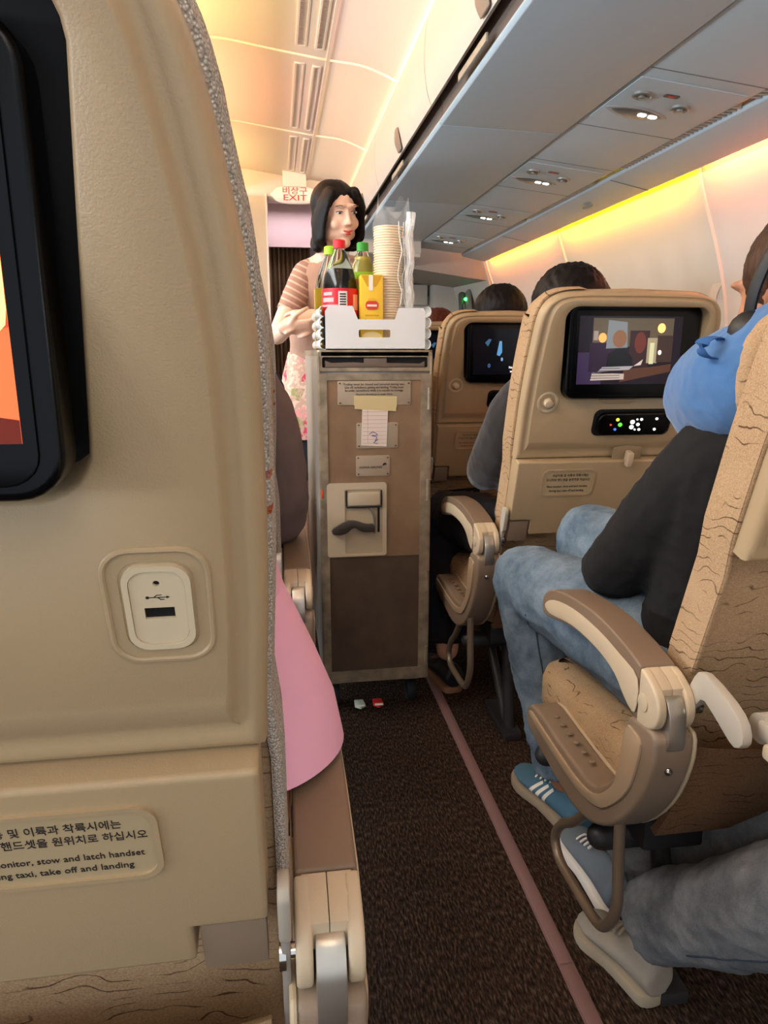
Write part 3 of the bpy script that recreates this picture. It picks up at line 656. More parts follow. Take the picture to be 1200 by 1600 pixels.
        if usb:
            g = G(HB); ux, uv = s * .1645, .3075
            g.plate(rrect(ux - .026, ux + .026, uv - .036, uv + .036, .014), [rrect(ux - .0185, ux + .0185, uv - .028, uv + .028, .011)], .0035, .0056)
            g.tube([(a, b, .0052) for a, b in rrect(ux - .0255, ux + .0255, uv - .0345, uv + .0345, .014)], .0018, 8, closed=True, k=1)
            us = obj('usb_socket', g, TAN, t)
            obj('socket_groove', G(HB).prism(rrect(ux - .019, ux + .019, uv - .0285, uv + .0285, .011), .0035, .0046), [mat('socket_painted_shade', (150, 130, 100), .5)], us)  # darker tone puts the groove's shade into the colour
            obj('socket_ring', G(HB).plate(rrect(ux - .0168, ux + .0168, uv - .0262, uv + .0262, .010), [rrect(ux - .0138, ux + .0138, uv - .0232, uv + .0232, .0085)], .004, .0078), [mat('socket_plastic', (206, 188, 156), .4)], us)
            fp = G(HB); fp.plate(rrect(ux - .0136, ux + .0136, uv - .023, uv + .023, .0083), [[(ux - .0075, uv - .0065), (ux + .0075, uv - .0065), (ux + .0075, uv + .0005), (ux - .0075, uv + .0005)], ell(ux, uv + .0155, .0017, .0017, 14)], .004, .0068)
            obj('socket_face', fp, [mat('socket_plastic', (206, 188, 156), .4)], us)
            obj('socket_opening', G(HB).box(ux - .012, ux + .012, uv - .01, uv + .019, .0046, .0052), [mat('socket_black', (5, 5, 5), .6)], us)
            g = G(HB); zz = uv + .0070
            g.box(ux - .0052, ux + .0045, zz - .0002, zz + .0002, .0068, .0070); g.prism(ell(ux - .0052, zz, .0009, .0009, 10), .0068, .0070); g.prism([(ux + .0042, zz + .0008), (ux + .0058, zz), (ux + .0042, zz - .0008)], .0068, .0070)
            g.prism([(ux - .0025, zz), (ux - .0005, zz + .0016), (ux + .002, zz + .0016), (ux + .002, zz + .0012), (ux - .0003, zz + .0012), (ux - .0018, zz)], .0068, .0070); g.prism([(ux - .0005, zz), (ux + .0012, zz - .0016), (ux + .003, zz - .0016), (ux + .003, zz - .0012), (ux + .0014, zz - .0012), (ux + .0002, zz)], .0068, .0070)
            obj('usb_symbol', g, INK, us)
        else:
            kx, kv = s * .160, .329; Mk = HB
            g = G(HB); g.lathe([(.0245, .0045), (.0235, .0065), (.020, .0068), (.016, .0040), (.0105, .0035), (.0105, .012), (.0085, .0155), (.004, .017)], (kx, kv, 0), 28); obj('coat_hook', g, BEIGE, t)
        # latch
        lx = -s * .047 * -1 if s < 0 else .047 * -1
        lx = .05 if s < 0 else -.05
        obj('latch_recess', G(HB).prism(catmull([(lx - .035, .205), (lx - .028, .222), (lx + .028, .222), (lx + .035, .205), (lx + .030, .180), (lx, .170), (lx - .030, .180)], 3, True), .0035, .0225 if False else .0075, bev=.0012), [mat('latch_recess_plastic', (150, 128, 98), .5)], t)
        obj('tray_latch', G(HB).box(lx - .0065, lx + .0065, .180, .214, .008, .030, .003), BEIGE, t)
        if not tray_down:
            P = [(-s * .2095, .0), (-s * .2095, .1905), (s * .2095, .1905), (s * .2095, .04), (s * .158, .04), (s * .158, .0)]
            g = G(HB); g.prism(P, -.030, .016, bev=.0045, seg=3); tr = obj('tray_table', g, TAN, t)
            g = G(HB); g.box(min(s * .162, s * .208), max(s * .162, s * .208), -.018, .036, .0, .0125, .002); obj('tray_hinge_cover', g, [mat('hinge_cover', (136, 116, 96), .55)], tr)
            g = G(HB); a0, a1 = sorted((s * .025, s * .144)); V0, V1 = .108, .168
            g.plate(rrect(a0 - .004, a1 + .004, V0 - .004, V1 + .004, .015), [rrect(a0, a1, V0, V1, .012)], .0155, .0185)
            lp = obj('notice_rim', g, TAN, tr)
            lp2 = obj('notice_plate', G(HB).prism(rrect(a0, a1, V0, V1, .012), .0155, .0165), [mat('notice_plate', (176, 154, 118), .5)], tr)
            ce = (a0 + a1) / 2; sz = .0094 if usb else .0088
            join_text([('지상이동 및 이륙과 착륙시에는', sz * .92, HB @ T_((ce - .004 * s, V1 - .012, .0167)), 'CENTER', .84), ('모니터와 핸드셋을 원위치로 하십시오', sz * .92, HB @ T_((ce, V1 - .023, .0167)), 'CENTER', .84),
                       ('Place monitor, stow and latch handset', sz * .84, HB @ T_((ce, V0 + .0205, .0167)), 'CENTER', .86), ('during taxi, take off and landing', sz * .84, HB @ T_((ce, V0 + .0095, .0167)), 'CENTER', .9)], INK, 'notice_lettering', tr)
    # tray arm on the aisle side
    g = G()
    if tray_down:
        def arm(u):
            g.prism([(a, b) for a, b in catmull([(.035, .535), (.028, .565), (.014, .60), (-.004, .640), (-.022, .652), (-.075, .640), (-.100, .625), (-.106, .604), (-.092, .592), (-.070, .600), (-.030, .618), (-.016, .608), (.012, .570), (.02, .53)], 2, True)], u, u + .013, 'yz', .003)
        arm(s * .222 - .006); o = obj('tray_arm', g, PALE, t)
        g = G(); arm(-s * .20); obj('tray_arm', g, PALE, t)
        g = G(); g.lathe([(.018, -.195), (.018, .205)], (0, -.088, .612), 18, Matrix.Rotation(pi / 2, 4, 'Y')); g.box(-.20, .20, -.13, -.09, .604, .626, .005)
        tr = obj('tray_bar', g, PALE, t)
        obj('tray_table', G().box(-.205, .205, -.36, -.108, .588, .606, .005), BEIGE, t)
    else:
        M2 = HB
        g.M = M2; x0, x1 = sorted((s * .216, s * .225))
        g.prism([(b, a) for b, a in rrect(.008, .072, -.006, .020, .012)], x0, x1, 'yz', .003)
        o = obj('tray_arm', g, PALE, t)
        g = G(HB); g.box(x0 + .001, x1 - .001, -.13, .012, -.004, .014, .003); g.ball((s * .221, -.115, .016), (.003, .005, .004), 10); obj('tray_arm_strut', g, GREYP, t)
    # lower back: pocket
    g = G(HB)
    def pk(w): return [[(-.205, -.285, w - .02), (-.205, -.09, w)], ]
    rows = []
    for k in range(13):
        u = -.207 + .0345 * k; sag = .018 * (1 - (2 * k / 12 - 1) ** 2)
        rows.append([(u, -.29, .004), (u, -.22, .016 + sag * .8), (u, -.10 - .006 * sin(k), .020 + sag * 1.4), (u, -.085, .020 + sag * 1.3), (u, -.095, .012 + sag), (u, -.22, .010 + sag * .6), (u, -.29, -.01)])
    g.loft(rows); obj('literature_pocket', g, FABD if not usb else FAB, t, ang=60)
    # seat cushion
    def cush(k, dz): return [(k * a, b, .0) for a, b in rrect(-.222, .222, .10, .545, .05)]
    g = G(); Cq = rrect(-.222, .222, .10, .548, .055, 6); rings = []
    for d, z in ((.03, .335), (.006, .345), (0, .365), (0, .410), (.008, .432), (.030, .446), (.08, .448)):
        rings.append([(a, b, z - (.02 if b > .45 else 0) + .0) for a, b in (inset(Cq, d) if d else Cq)])
    g.loft(rings); obj('seat_cushion', g, fabm, t, ang=60)
    g = G(); g.box(-.2, .2, .12, .50, .28, .34, .01); g.tube([(-.24, .18, .27), (.24, .18, .27)], .022, 12, k=1); g.tube([(-.24, .42, .27), (.24, .42, .27)], .022, 12, k=1); obj('seat_frame', g, [mat('dark_frame', (44, 42, 42), .5)], t)
    for u in (-.13, .13):
        g = G(); g.tube([(u, .19, .27), (u, .14, .02)], .016, 10, k=1); g.tube([(u, .42, .27), (u, .17, .03)], .013, 10, k=1); g.box(u - .025, u + .025, .10, .30, 0, .025, .006); obj('seat_leg', g, [MATS['dark_frame']], t)
    if arms:
        for q in ((s, True), (-s, False)): armrest(t, q[0], q[1])
    return t
ARM_TOP = [(.384, .600), (.378, .618), (.35, .636), (.30, .649), (.22, .657), (.155, .658), (.09, .650), (.055, .643), (.036, .638)]
ARM_BOT = [(.036, .562), (.065, .570), (.095, .592), (.14, .605), (.244, .606), (.32, .592), (.365, .583), (.381, .588)]
def armrest(t, s, house):
    x0, x1 = sorted((s * .2275, s * .2795)); xo = s * .2795; xi = s * .2275
    P = catmull(ARM_TOP, 3) + catmull(ARM_BOT, 3)
    A = obj('armrest', G().prism(P, x0 + .001, x1 - .001, 'yz', .007, seg=3), TAUPE, t, ang=50)
    # paler side panels
    PP = catmull([(.366, .604), (.33, .625), (.25, .639), (.16, .640), (.09, .632), (.038, .620), (.038, .572), (.066, .578), (.10, .599), (.16, .611), (.25, .611), (.34, .596)], 3, True)
    for xx in (xo, xi):
        g = G(); g.prism(PP, min(xx, xx + (.0015 if xx > (x0 + x1) / 2 else -.0015)), max(xx, xx + (.0015 if xx > (x0 + x1) / 2 else -.0015)), 'yz', .0005); obj('side_panel', g, BEIGE, A, ang=50)
    # pivot end: two beige cheeks with a metal bracket between them
    PC = catmull([(.0345, .6375), (.015, .632), (-.008, .618), (-.017, .596), (-.010, .574), (.012, .562), (.0345, .561)], 3)
    xm = (x0 + x1) / 2
    for a, b in ((x0, xm - .013), (xm + .013, x1)):
        g = G(); g.prism(PC, a, b, 'yz', .006, seg=3); obj('pivot_cheek', g, BEIGE, A, ang=50)
    g = G(); BP = [(.034, .6372), (.034, .60), (-.002, .60), (-.002, .6225), (.015, .6318)]; g.prism(BP, x0 + .006, xm - .0003, 'yz', .0008); g.prism(BP, xm + .0003, x1 - .006, 'yz', .0008); obj('pivot_bridge', g, BEIGE, A)
    g = G(); g.prism(catmull([(.02, .612), (-.003, .614), (-.013, .604), (-.0205, .586), (-.019, .545), (.02, .545)], 3), xm - .0115, xm + .0115, 'yz', .002); obj('pivot_bracket', g, ALU, A, ang=50)
    g = G(); g.lathe([(.012, 0), (.012, .0015), (.010, .002)], (xo, .02, .595), 20, Matrix.Rotation(s * pi / 2, 4, 'Y')); obj('pivot_disc', g, BEIGE, A)
    if house:
        OUTER = [(.058, .548), (.048, .560), (.02, .566), (-.012, .566), (-.018, .545), (-.014, .515), (.004, .465), (.035, .415), (.085, .362), (.15, .325), (.22, .312), (.31, .320), (.40, .332), (.43, .345), (.428, .372), (.408, .388)]
        INN = [(.38, .392), (.30, .388), (.20, .386), (.145, .392), (.105, .418), (.078, .455), (.064, .50)]
        P = catmull(OUTER, 3) + catmull(INN, 3)
        H = obj('armrest_housing', G().prism(P, x0 - .001, x1 + .001, 'yz', .008, seg=3), HOUS, t, ang=50)
        g = G(); P2 = catmull([(.052, .54), (.035, .548), (.012, .54), (.018, .50), (.035, .455), (.075, .405), (.12, .372), (.20, .355), (.32, .358), (.40, .366), (.40, .378), (.31, .374), (.20, .372), (.135, .384), (.095, .415), (.068, .455)], 3, True)
        sg = 1 if s > 0 else -1
        a, b = sorted((xo, xo + sg * .005)); g.prism(P2, a, b, 'yz', .0025, seg=2); obj('side_panel', g, [mat('housing_panel_plastic', (172, 148, 120), .42)], H, ang=50)
        g = G(); a, b = sorted((xi - sg * .006, xi + sg * .0)); g.prism(catmull(OUTER, 2) + catmull(INN, 2), a, b, 'yz', .003); obj('inner_panel', g, BEIGE, H, ang=50)
        g = G(); g.ball((xm + s * .004, -.0165, .515), (.0055, .004, .0055), 12); obj('screw', g, MIR, H)
        if s < 0:
            g = G()
            for k in range(6): g.ball((xm, .2 + .03 * k, .3935 - .0004 * k), (.006, .005, .003), 10)
            obj('control_bumps', g, HOUS, H)
        # pedal loop below the housing
        g = G(); xl = xm + s * .016; g.tube([(xl, .14, .36), (xl, .215, .275), (xl, .262, .235), (xl, .288, .190), (xl, .262, .162), (xl, .19, .162), (xl, .118, .168), (xl, .085, .190), (xl, .060, .245), (xl, .066, .32), (xl, .072, .40)], .0085, 12, k=5); obj('pedal_loop', g, [mat('pedal_metal', (128, 110, 92), .35, .4)], t)
    # bolt from the seat frame to the armrest
    g = G(); g.lathe([(.006, -.003), (.013, -.003), (.013, .002), (.006, .003), (.006, .012)], (s * .2185, .0, .60), 18, Matrix.Rotation(s * pi / 2, 4, 'Y')); obj('armrest_bolt', g, MIR, A)

SEATL = seat((-.228, .45, 0), 1, 'tan seatback filling the left foreground with USB socket', 'warm', usb=True, knit=KNIT)
SEATL2 = seat((-.228, 1.26, 0), 1, 'seat hidden beyond the left foreground seatback, its pale armrest by the cart', 'night', knit=KNIT)
seat((-.228, 2.07, 0), 1, 'farthest left-hand seat, a sliver beside the crew member hands', 'night', detail=False, knit=KNIT)
SEATC = seat((.737, .76, 0), -1, 'seat of the blue-pillow passenger at the right edge, tray folded down', 'film', tray_down=True)
SEATB = seat((.737, 1.57, 0), -1, 'seatback showing a film with its whole screen in view', 'film')
SEATA = seat((.737, 2.38, 0), -1, 'seatback with dark subtitled screen just right of the cart', 'night')
SEATA2 = seat((.737, 3.19, 0), -1, 'dim seatback partly hidden between cart and subtitled screen', 'night')
SEATD = seat((.737, -.05, 0), -1, 'seat outside the right edge carrying the grey-jeans passenger', 'night', detail=False)
for st, lb in ((SEATB, 'black safety card in the pocket of the seat showing a film'), (SEATA, 'black safety card in the pocket of the subtitled-screen seat')):
    x, y, z = st.location
    M = T_((x - .12, y, 0)) @ HB @ Matrix.Rotation(radians(4 if st is SEATA else 0), 4, 'Z')
    o = obj('safety_card', G(M).box(-.075, .075, -.19, -.045, .0235, .0255, .0005), [mat('black_card', (20, 19, 20), .5)])
    tag(o, lb, 'card')
    join_text([('LIFE VEST UNDER SEAT', .010, M @ T_((0, -.062, .0258)), 'CENTER', 1), ('FASTEN SEAT BELT', .010, M @ T_((0, -.076, .0258)), 'CENTER', 1)], mat('white_ink', (205, 205, 200), .6), 'card_lettering', o)

# ------------------------------------------------------------ service cart and what stands on it
CX, CY = .256, 1.87
cart = thing('service_cart', 'scuffed metal service cart standing in the aisle', 'cart', (CX, CY, 0))
CSIDE = mat('cart_side_metal', (168, 160, 152), .38, .6, bump=.1, bscale=60)
CFRM = mat('cart_frame_metal', (176, 158, 132), .42, .45, var=.25, vscale=25)
CUP = mat('cart_upper_panel', (150, 122, 92), .55, .15, rgb2=(136, 108, 82), vscale=16, bump=.1, bscale=300)
CLO = mat('cart_lower_panel', (92, 74, 58), .6, .1, rgb2=(78, 62, 50), vscale=16, bump=.1, bscale=300)
W = .152
obj('body', G().box(-W, W, .012, .80, .105, 1.035, .006), CSIDE, cart)
obj('top_rim', G().plate(rrect(-W - .002, W + .002, .0, .805, .012), [rrect(-W + .008, W - .008, .012, .79, .01)], 1.030, 1.045), CFRM, cart)
g = G(); g.plate(rrect(-W, W, .991, 1.040, .004), [rrect(-.140, .140, 1.000, 1.027, .004)], 0, .014, 'xz'); obj('head_frame', g, CFRM, cart)
obj('slot_recess', G().box(-.141, .141, .010, .02, .998, 1.03), DARK, cart)
g = G(); g.prism([(-.132, 1.001), (-.132, 1.018), (-.115, 1.012), (-.06, 1.014), (-.03, 1.012), (-.03, 1.024), (.03, 1.024), (.03, 1.012), (.12, 1.010), (.132, 1.016), (.132, 1.001)], .002, .011, 'xz', .001)
obj('pull_out_handle', g, [mat('handle_grey', (108, 92, 80), .5)], cart)
g = G(); g.plate(rrect(-.148, .148, .110, .984, .004), [rrect(-.129, .122, .145, .968, .002)], -.004, .012, 'xz'); dr = obj('door', g, CFRM, cart)
obj('upper_panel', G().box(-.130, .123, -.001, .01, .484, .969), CUP, dr)
obj('lower_panel', G().box(-.130, .123, -.0005, .01, .144, .4835), CLO, dr)
PL = mat('rating_plate', (176, 160, 138), .45, .2)
for x0, x1, z0, z1 in ((-.101, .094, .903, .966), (-.052, .060, .788, .856), (-.054, .038, .712, .768)):
    g = G(); g.prism(rrect(x0, x1, z0, z1, .004), -.003, 0, 'xz', .0004)
    pl = obj('plate', g, PL, dr); g = G()
    for a in (x0 + .006, x1 - .006):
        for b in (z0 + .006, z1 - .006): g.ball((a, -.003, b), .0025, 8)
    obj('rivets', g, [mat('rivet_brown', (96, 70, 50), .5, .3)], pl)
FT = lambda x, z, y=-.0034: cols((1, 0, 0), (0, 0, 1), (0, -1, 0), (x, y, z))
join_text([('Trolley must be closed and secured during taxi,', .0085, FT(-.004, .957), 'CENTER', 1), ('take off, turbulence, getting and landing. Trolley must', .0085, FT(-.004, .949), 'CENTER', .86),
           ('be under surveillance while it is outside its stowage', .0085, FT(-.004, .941), 'CENTER', .88), ('Maximum allowable gross weight 250 lb', .006, FT(-.004, .931), 'CENTER', 1)], INK, 'plate_lettering', dr)
join_text([('ASIANA AIRLINES', .0085, FT(-.014, .736), 'CENTER', .95)], INK, 'maker_lettering', dr)
obj('maker_mark', G().prism([(.018, .740), (.030, .744), (.026, .748), (.020, .746)], -.0042, -.003, 'xz'), INK, dr)
g = G(); 
g.prism([(-.058, .902), (.056, .897), (.057, .925), (-.058, .928)], -.0046, -.0034, 'xz'); g.prism([(-.057, .893), (.054, .886), (.055, .897), (-.056, .904)], -.0044, -.003, 'xz')
tp = tag(obj('adhesive_tape', g, [mat('yellowed_tape', (212, 192, 142), .5)]), 'yellowed tape strip stuck across the plate on the cart door', 'tape'); tp.location = (CX, CY, 0)
g = G(); g.prism([(-.036, .902), (.033, .900), (.029, .792), (-.040, .796)], -.0042, -.0032, 'xz')
pt = tag(obj('paper_tag', g, [mat('paper_white', (232, 214, 200), .8)]), 'white paper form taped to the upper cart door', 'paper'); pt.location = (CX, CY, 0)
g = G()
for k in range(9): g.box(-.034 - .0004 * k, .030 - .0003 * k, -.0045, -.0042, .885 - k * .0105, .8855 - k * .0105)
g.box(-.022, -.0215, -.0045, -.0042, .80, .89)
obj('form_lines', g, [mat('faint_ink', (140, 124, 116), .8)], pt)
g = G(); g.tube([(-.018, -.0046, .826), (-.008, -.0046, .832), (.004, -.0046, .824), (-.012, -.0046, .822), (.002, -.0046, .818), (-.002, -.0046, .808), (.006, -.0046, .812), (-.006, -.0046, .803), (.004, -.0046, .800)], .0008, 6, k=4)
obj('pen_scribble', g, [mat('blue_ink', (86, 84, 150), .7)], pt)
# latch
LP = mat('latch_plate_cream', (206, 190, 162), .45, .1)
g = G(); g.plate(rrect(-.134, .029, .488, .694, .008), [rrect(-.086, .018, .494, .676, .006)], -.005, 0, 'xz'); lt = obj('latch_plate', g, LP, dr)
obj('latch_pan', G().box(-.087, .019, -.002, .0, .493, .677), [mat('latch_pan', (188, 172, 144), .5)], lt)
obj('latch_flap', G().prism(rrect(-.078, .010, .632, .668, .006), -.010, -.003, 'xz', .002), LP, lt)
g = G(); g.tube([(-.081, -.007, .672), (-.081, -.009, .632), (-.07, -.009, .628), (.005, -.009, .628), (.014, -.009, .634), (.014, -.007, .672)], .0022, 8, k=2); g.box(.004, .010, -.004, -.002, .555, .625); obj('flap_shadow_lines', g, DARK, lt)  # dark lines modelled in place of the shade around the flap
g = G(); g.prism(catmull([(-.122, .560), (-.118, .572), (-.085, .590), (-.060, .592), (-.03, .582), (-.008, .580), (-.008, .560), (-.040, .560), (-.062, .572), (-.085, .556), (-.112, .553)], 3, True), -.018, -.008, 'xz', .003); obj('latch_handle', g, [mat('dark_handle', (66, 58, 52), .4)], lt)
g = G(); g.tube([(-.018, -.006, .626), (-.006, -.006, .60), (-.004, -.006, .556)], .0035, 8); obj('latch_spring', g, ALU, lt)
for z0, z1 in ((.889, .948), (.64, .70), (.38, .44), (.16, .21)):
    g = G(); g.tube([(.1445, -.006, z0), (.1445, -.006, z1)], .006, 10, k=1, caps='flat'); obj('hinge', g, CFRM, dr)
g = G(); g.box(-.149, -.143, -.0055, -.003, .655, .678, .001); obj('red_sticker', g, [mat('sticker_red', (214, 80, 40), .6)], dr)
g = G(); g.box(-.1525, -.146, -.002, .012, .11, 1.03, .002); g.box(.146, .1525, -.002, .012, .11, 1.03, .002); obj('corner_posts', g, CFRM, cart)
for a in (-.115, .115):
    for b in (.08, .72):
        g = G(); g.lathe([(.02, -.013), (.036, -.013), (.038, -.009), (.038, .009), (.036, .013), (.02, .013)], (a, b, .0385), 20, Matrix.Rotation(pi / 2, 4, 'Y')); wh = obj('wheel', g, [mat('rubber_black', (24, 23, 23), .7)], cart)
        g = G(); g.box(a - .02, a + .02, b - .025, b + .025, .078, .107, .004); obj('caster_fork', g, GREYP, wh)
for x0, c, nme in ((-.062, (200, 214, 196), 'green_brake_pedal'), (-.008, (206, 44, 40), 'red_brake_pedal')):
    g = G(); g.prism([(x0, 0), (x0 + .026, 0), (x0 + .03, -.035), (x0 + .014, -.048), (x0 - .002, -.035)], .030, .037, 'xy', .002); o = obj('brake_pedal', g, [mat(nme, c, .5)], cart); o.rotation_euler = (radians(0), 0, 0); o.location = (0, .03, 0)
    obj('pedal_tip', G().box(x0 + .002, x0 + .026, -.046, -.036, .0375, .040, .001), [mat('pedal_white', (235, 228, 220), .5)], o)
# drawer
PLW = mat('translucent_white_plastic', (250, 252, 252), .4, trans=.30, spec=.4, ior=1.15, emit=None)
TZ = 1.0455
dw = thing('plastic_crate', 'milky white plastic crate with ribbed ends on top of the cart', 'crate', (CX, 1.90, TZ))
H = .112
front = [(-.128, .0), (.138, .0), (.138, .098), (.132, .108), (.066, .108), (.056, .078), (-.042, .078), (-.056, .112), (-.118, .112), (-.128, .098)]
obj('front_panel', G().plate(front, [rrect(-.040, .044, .032, .052, .004)], 0, .0025, 'xz'), PLW, dw)
def scall(x, s):
    P = []
    for k in range(4):
        for j in range(7):
            a = -pi / 2 + pi * j / 6; P.append((x + s * (.006 + .0105 * cos(a)), .0145 + k * .028 + .0135 * sin(a)))
    return P
for s_, x in ((-1, -.128), (1, .138)):
    P = scall(x, s_); Q = [(a - s_ * .0025, b) for a, b in P]
    g = G(); g.prism(P + Q[::-1], -.0005, .37, 'xz'); obj('ribbed_end', g, PLW, dw, ang=50)
g = G()
for k in range(4): g.tube([(-.128 - .011, .002, .0145 + k * .028), (-.128 - .011, .36, .0145 + k * .028)], .0035, 8, k=1)
obj('rib_edges', g, PLW, dw)
obj('drawer_floor', G().box(-.13, .14, .0, .37, .0, .003), PLW, dw); obj('back_panel', G().box(-.13, .14, .368, .3705, 0, H - .02), PLW, dw)
BZ = TZ + .0035
def bottle(x, y, h, r, name, label, liquid, cap, band=None, clear=False, fill=.7, bz=BZ):
    t = thing('drink_bottle', label, 'bottle', (x, y, bz))
    PET = mat('clear_pet', (235, 245, 245), .04, trans=1, ior=1.25, spec=.5)
    prof = [(r * .6, 0), (r * .92, .003), (r, .015), (r, h * .52), (r * .97, h * .58), (r * .86, h * .68), (r * .60, h * .80), (r * .36, h * .89), (.0125, h * .92), (.0125, h * .935)]
    obj('bottle_wall', G().lathe(prof, n=28), PET, t, ang=60)
    if liquid:
        top = h * fill; lp = [(max(a - .0025, .002), max(b, .003)) for a, b in prof if b < top]; ra = lp[-1][0] * .88
        lp.append((ra, top)); obj('drink', G().lathe(lp, n=28), liquid, t, ang=60)
    obj('cap', G().lathe([(.0165, h * .915), (.0165, h * .985), (.014, h * .995), (.006, h)], n=24), cap, t)
    if band:
        z0, z1, mt = band; lb = obj('label', G().lathe([(r + .0004, z0), (r + .0012, z0), (r + .0012, z1), (r + .0004, z1)], n=36, caps=False), mt, t, ang=60); return t, lb
    return t, None
COLA = mat('dark_cola', (14, 7, 6), .12); 
t, lb = bottle(CX - .082, 1.975, .282, .0475, 'b', 'large cola bottle with red cap and red label behind the crate front', COLA, [mat('red_cap', (222, 20, 36), .4)], (.085, .155, [mat('red_label', (214, 24, 40), .4)]), fill=.73)
def arc_patch(g, r, a0, a1, z0, z1, n=8, mi=0):
    for k in range(n):
        t0, t1 = radians(a0 + (a1 - a0) * k / n), radians(a0 + (a1 - a0) * (k + 1) / n)
        g.quad([(r * sin(t0), -r * cos(t0), z0), (r * sin(t1), -r * cos(t1), z0), (r * sin(t1), -r * cos(t1), z1), (r * sin(t0), -r * cos(t0), z1)], mi)
g = G(); arc_patch(g, .0492, -10, 18, .095, .147); 
obj('barcode_field', g, [mat('label_white', (232, 226, 222), .6)], lb)
g = G()
for k in range(7): arc_patch(g, .0495, -6, 14, .099 + .0065 * k, .1025 + .0065 * k, 3)
obj('barcode', g, INK, lb)
g = G(); arc_patch(g, .0492, -75, -12, .108, .113); arc_patch(g, .0492, -70, -25, .120, .131, 8); arc_patch(g, .0492, -66, -30, .137, .145, 8); arc_patch(g, .0492, 40, 75, .10, .14, 5)
obj('label_lettering', g, [mat('label_pale', (238, 170, 170), .6)], lb)
t, lb = bottle(CX - .100, 2.07, .278, .045, 'b', 'clear bottle with lime cap, behind the large cola bottle', None, [mat('lime_cap', (160, 220, 30), .4)])
t, lb = bottle(CX - .010, 2.055, .288, .046, 'b', 'green-labelled bottle with green cap, behind the yellow carton', [mat('pale_tea', (176, 160, 70), .15)], [mat('green_cap', (52, 150, 50), .4)], (.120, .205, [mat('green_label', (150, 196, 24), .45)]), fill=.86)
g = G(); g.prism(ell(-.018, .178, .010, .009, 16), -.0478, -.0468, 'xz'); obj('label_print', g, [mat('orange_print', (226, 120, 40), .5)], lb)
g = G(); 
for k in range(5): g.box(-.020 + k * .008, -.014 + k * .008, -.0484, -.0474, .126, .142)
obj('label_lettering', g, [mat('dark_green_print', (52, 84, 20), .6)], lb)
def carton(x, y, w_, d, h, m, label, art=True, ang=0):
    t = thing('juice_carton', label, 'carton', (x, y, BZ), rot=(0, 0, radians(ang)))
    obj('carton_body', G().box(-w_ / 2, w_ / 2, -d / 2, d / 2, 0, h, .002), m, t)
    if art:
        f_ = -d / 2 - .0006
        obj('top_fold', G().prism([(-w_ / 2 + .002, h - .001), (w_ / 2 - .002, h - .001), (.010, h - .030), (-.012, h - .030)], f_, f_ + .001, 'xz'), [mat('carton_amber', (216, 160, 20), .5)], t)
        obj('straw_seal', G().prism(rrect(-.008, .003, h - .040, h - .001, .003), f_ - .0008, f_ + .0004, 'xz'), [mat('seal_white', (240, 232, 216), .5)], t)
        lg = obj('logo', G().prism(rrect(-.017, .017, h - .088, h - .066, .009), f_ - .0008, f_, 'xz'), [mat('logo_red', (214, 64, 44), .5)], t)
        obj('logo_top', G().prism(ell(0, h - .066, .012, .008, 16), f_ - .0006, f_, 'xz'), [mat('logo_amber', (232, 176, 40), .5)], t)
        obj('logo_bar', G().box(-.013, .013, f_ - .0012, f_ - .0008, h - .080, h - .075), [mat('seal_white', (240, 232, 216), .5)], t)
        obj('carton_print', G().prism(ell(0, .03, .026, .014, 20), f_ - .0006, f_, 'xz'), [mat('fruit_pale', (238, 214, 150), .5)], t)
        obj('leaf', G().prism([(-.028, .062), (-.022, .072), (-.016, .078), (-.02, .066)], f_ - .0006, f_, 'xz'), [mat('leaf_green', (90, 130, 30), .5)], t)
        obj('print_line', G().box(-.018, .018, f_ - .0006, f_, h - .104, h - .101), [mat('carton_amber', (216, 160, 20), .5)], t)
    return t
carton(CX - .003, 1.945, .060, .060, .188, [mat('carton_yellow', (244, 198, 52), .45)], 'yellow juice carton with a red logo between cola and cups')
carton(CX + .012, 2.13, .06, .06, .235, [mat('carton_pale_green', (206, 226, 150), .5)], 'pale green carton behind the green-labelled bottle', False)
carton(CX - .128, 2.10, .03, .06, .165, [mat('carton_mustard', (226, 186, 40), .5)], 'narrow mustard carton at the left end of the crate', False)
carton(CX - .117, 1.99, .016, .05, .145, [mat('carton_maroon', (140, 30, 56), .5)], 'slim maroon carton left of the cola bottle', False)
# cups in a bag
CUPM = mat('paper_cup', (240, 216, 178), .7)
me = None
prof = [(.026, 0), (.0350, .0815), (.0388, .0825), (.0392, .0840), (.0385, .0855), (.0345, .0855), (.0335, .081), (.025, .002)]
for k in range(36):
    z = BZ + .0065 * k
    if me is None:
        c = obj('paper_cup', G().lathe(prof, n=28), CUPM); me = c.data
    else:
        c = bpy.data.objects.new('paper_cup', me); COL.objects.link(c)
    c.location = (CX + .048 + .0006 * sin(k * 1.7), 1.965 + .0006 * cos(k * 2.1), z)
    tag(c, 'cream paper cup nested in the tall column of cups inside the plastic bag', 'cup', 'paper cups in the tall nested column')
BAG = mat('thin_plastic_bag', (250, 248, 240), .15, trans=.0, alpha=.10, spec=1.0)
g = G(); rings = []
n = 40
for i in range(26):
    z = .10 + .270 * i / 25; r = []
    for j in range(n):
        a = 2 * pi * j / n; rad = .042 + .004 * noise.noise(Vector((cos(a) * 2, sin(a) * 2, z * 30))) + .002 * sin(a * 9 + z * 60)
        ex = .020 * max(0, cos(a - .25)) ** 2 * (1 if z > .03 else 0)
        tz = z
        if i == 25: tz = z + .020 * cos(2 * a + .6) + .012 * sin(5 * a)
        if i > 21: rad *= 1 - .06 * (i - 21)
        r.append(((rad + ex) * cos(a), rad * sin(a), tz))
    rings.append(r)
g.loft(rings, caps=False)
bg = obj('plastic_bag', g, BAG, ang=25); bg.location = (CX + .052, 1.965, TZ + .002)
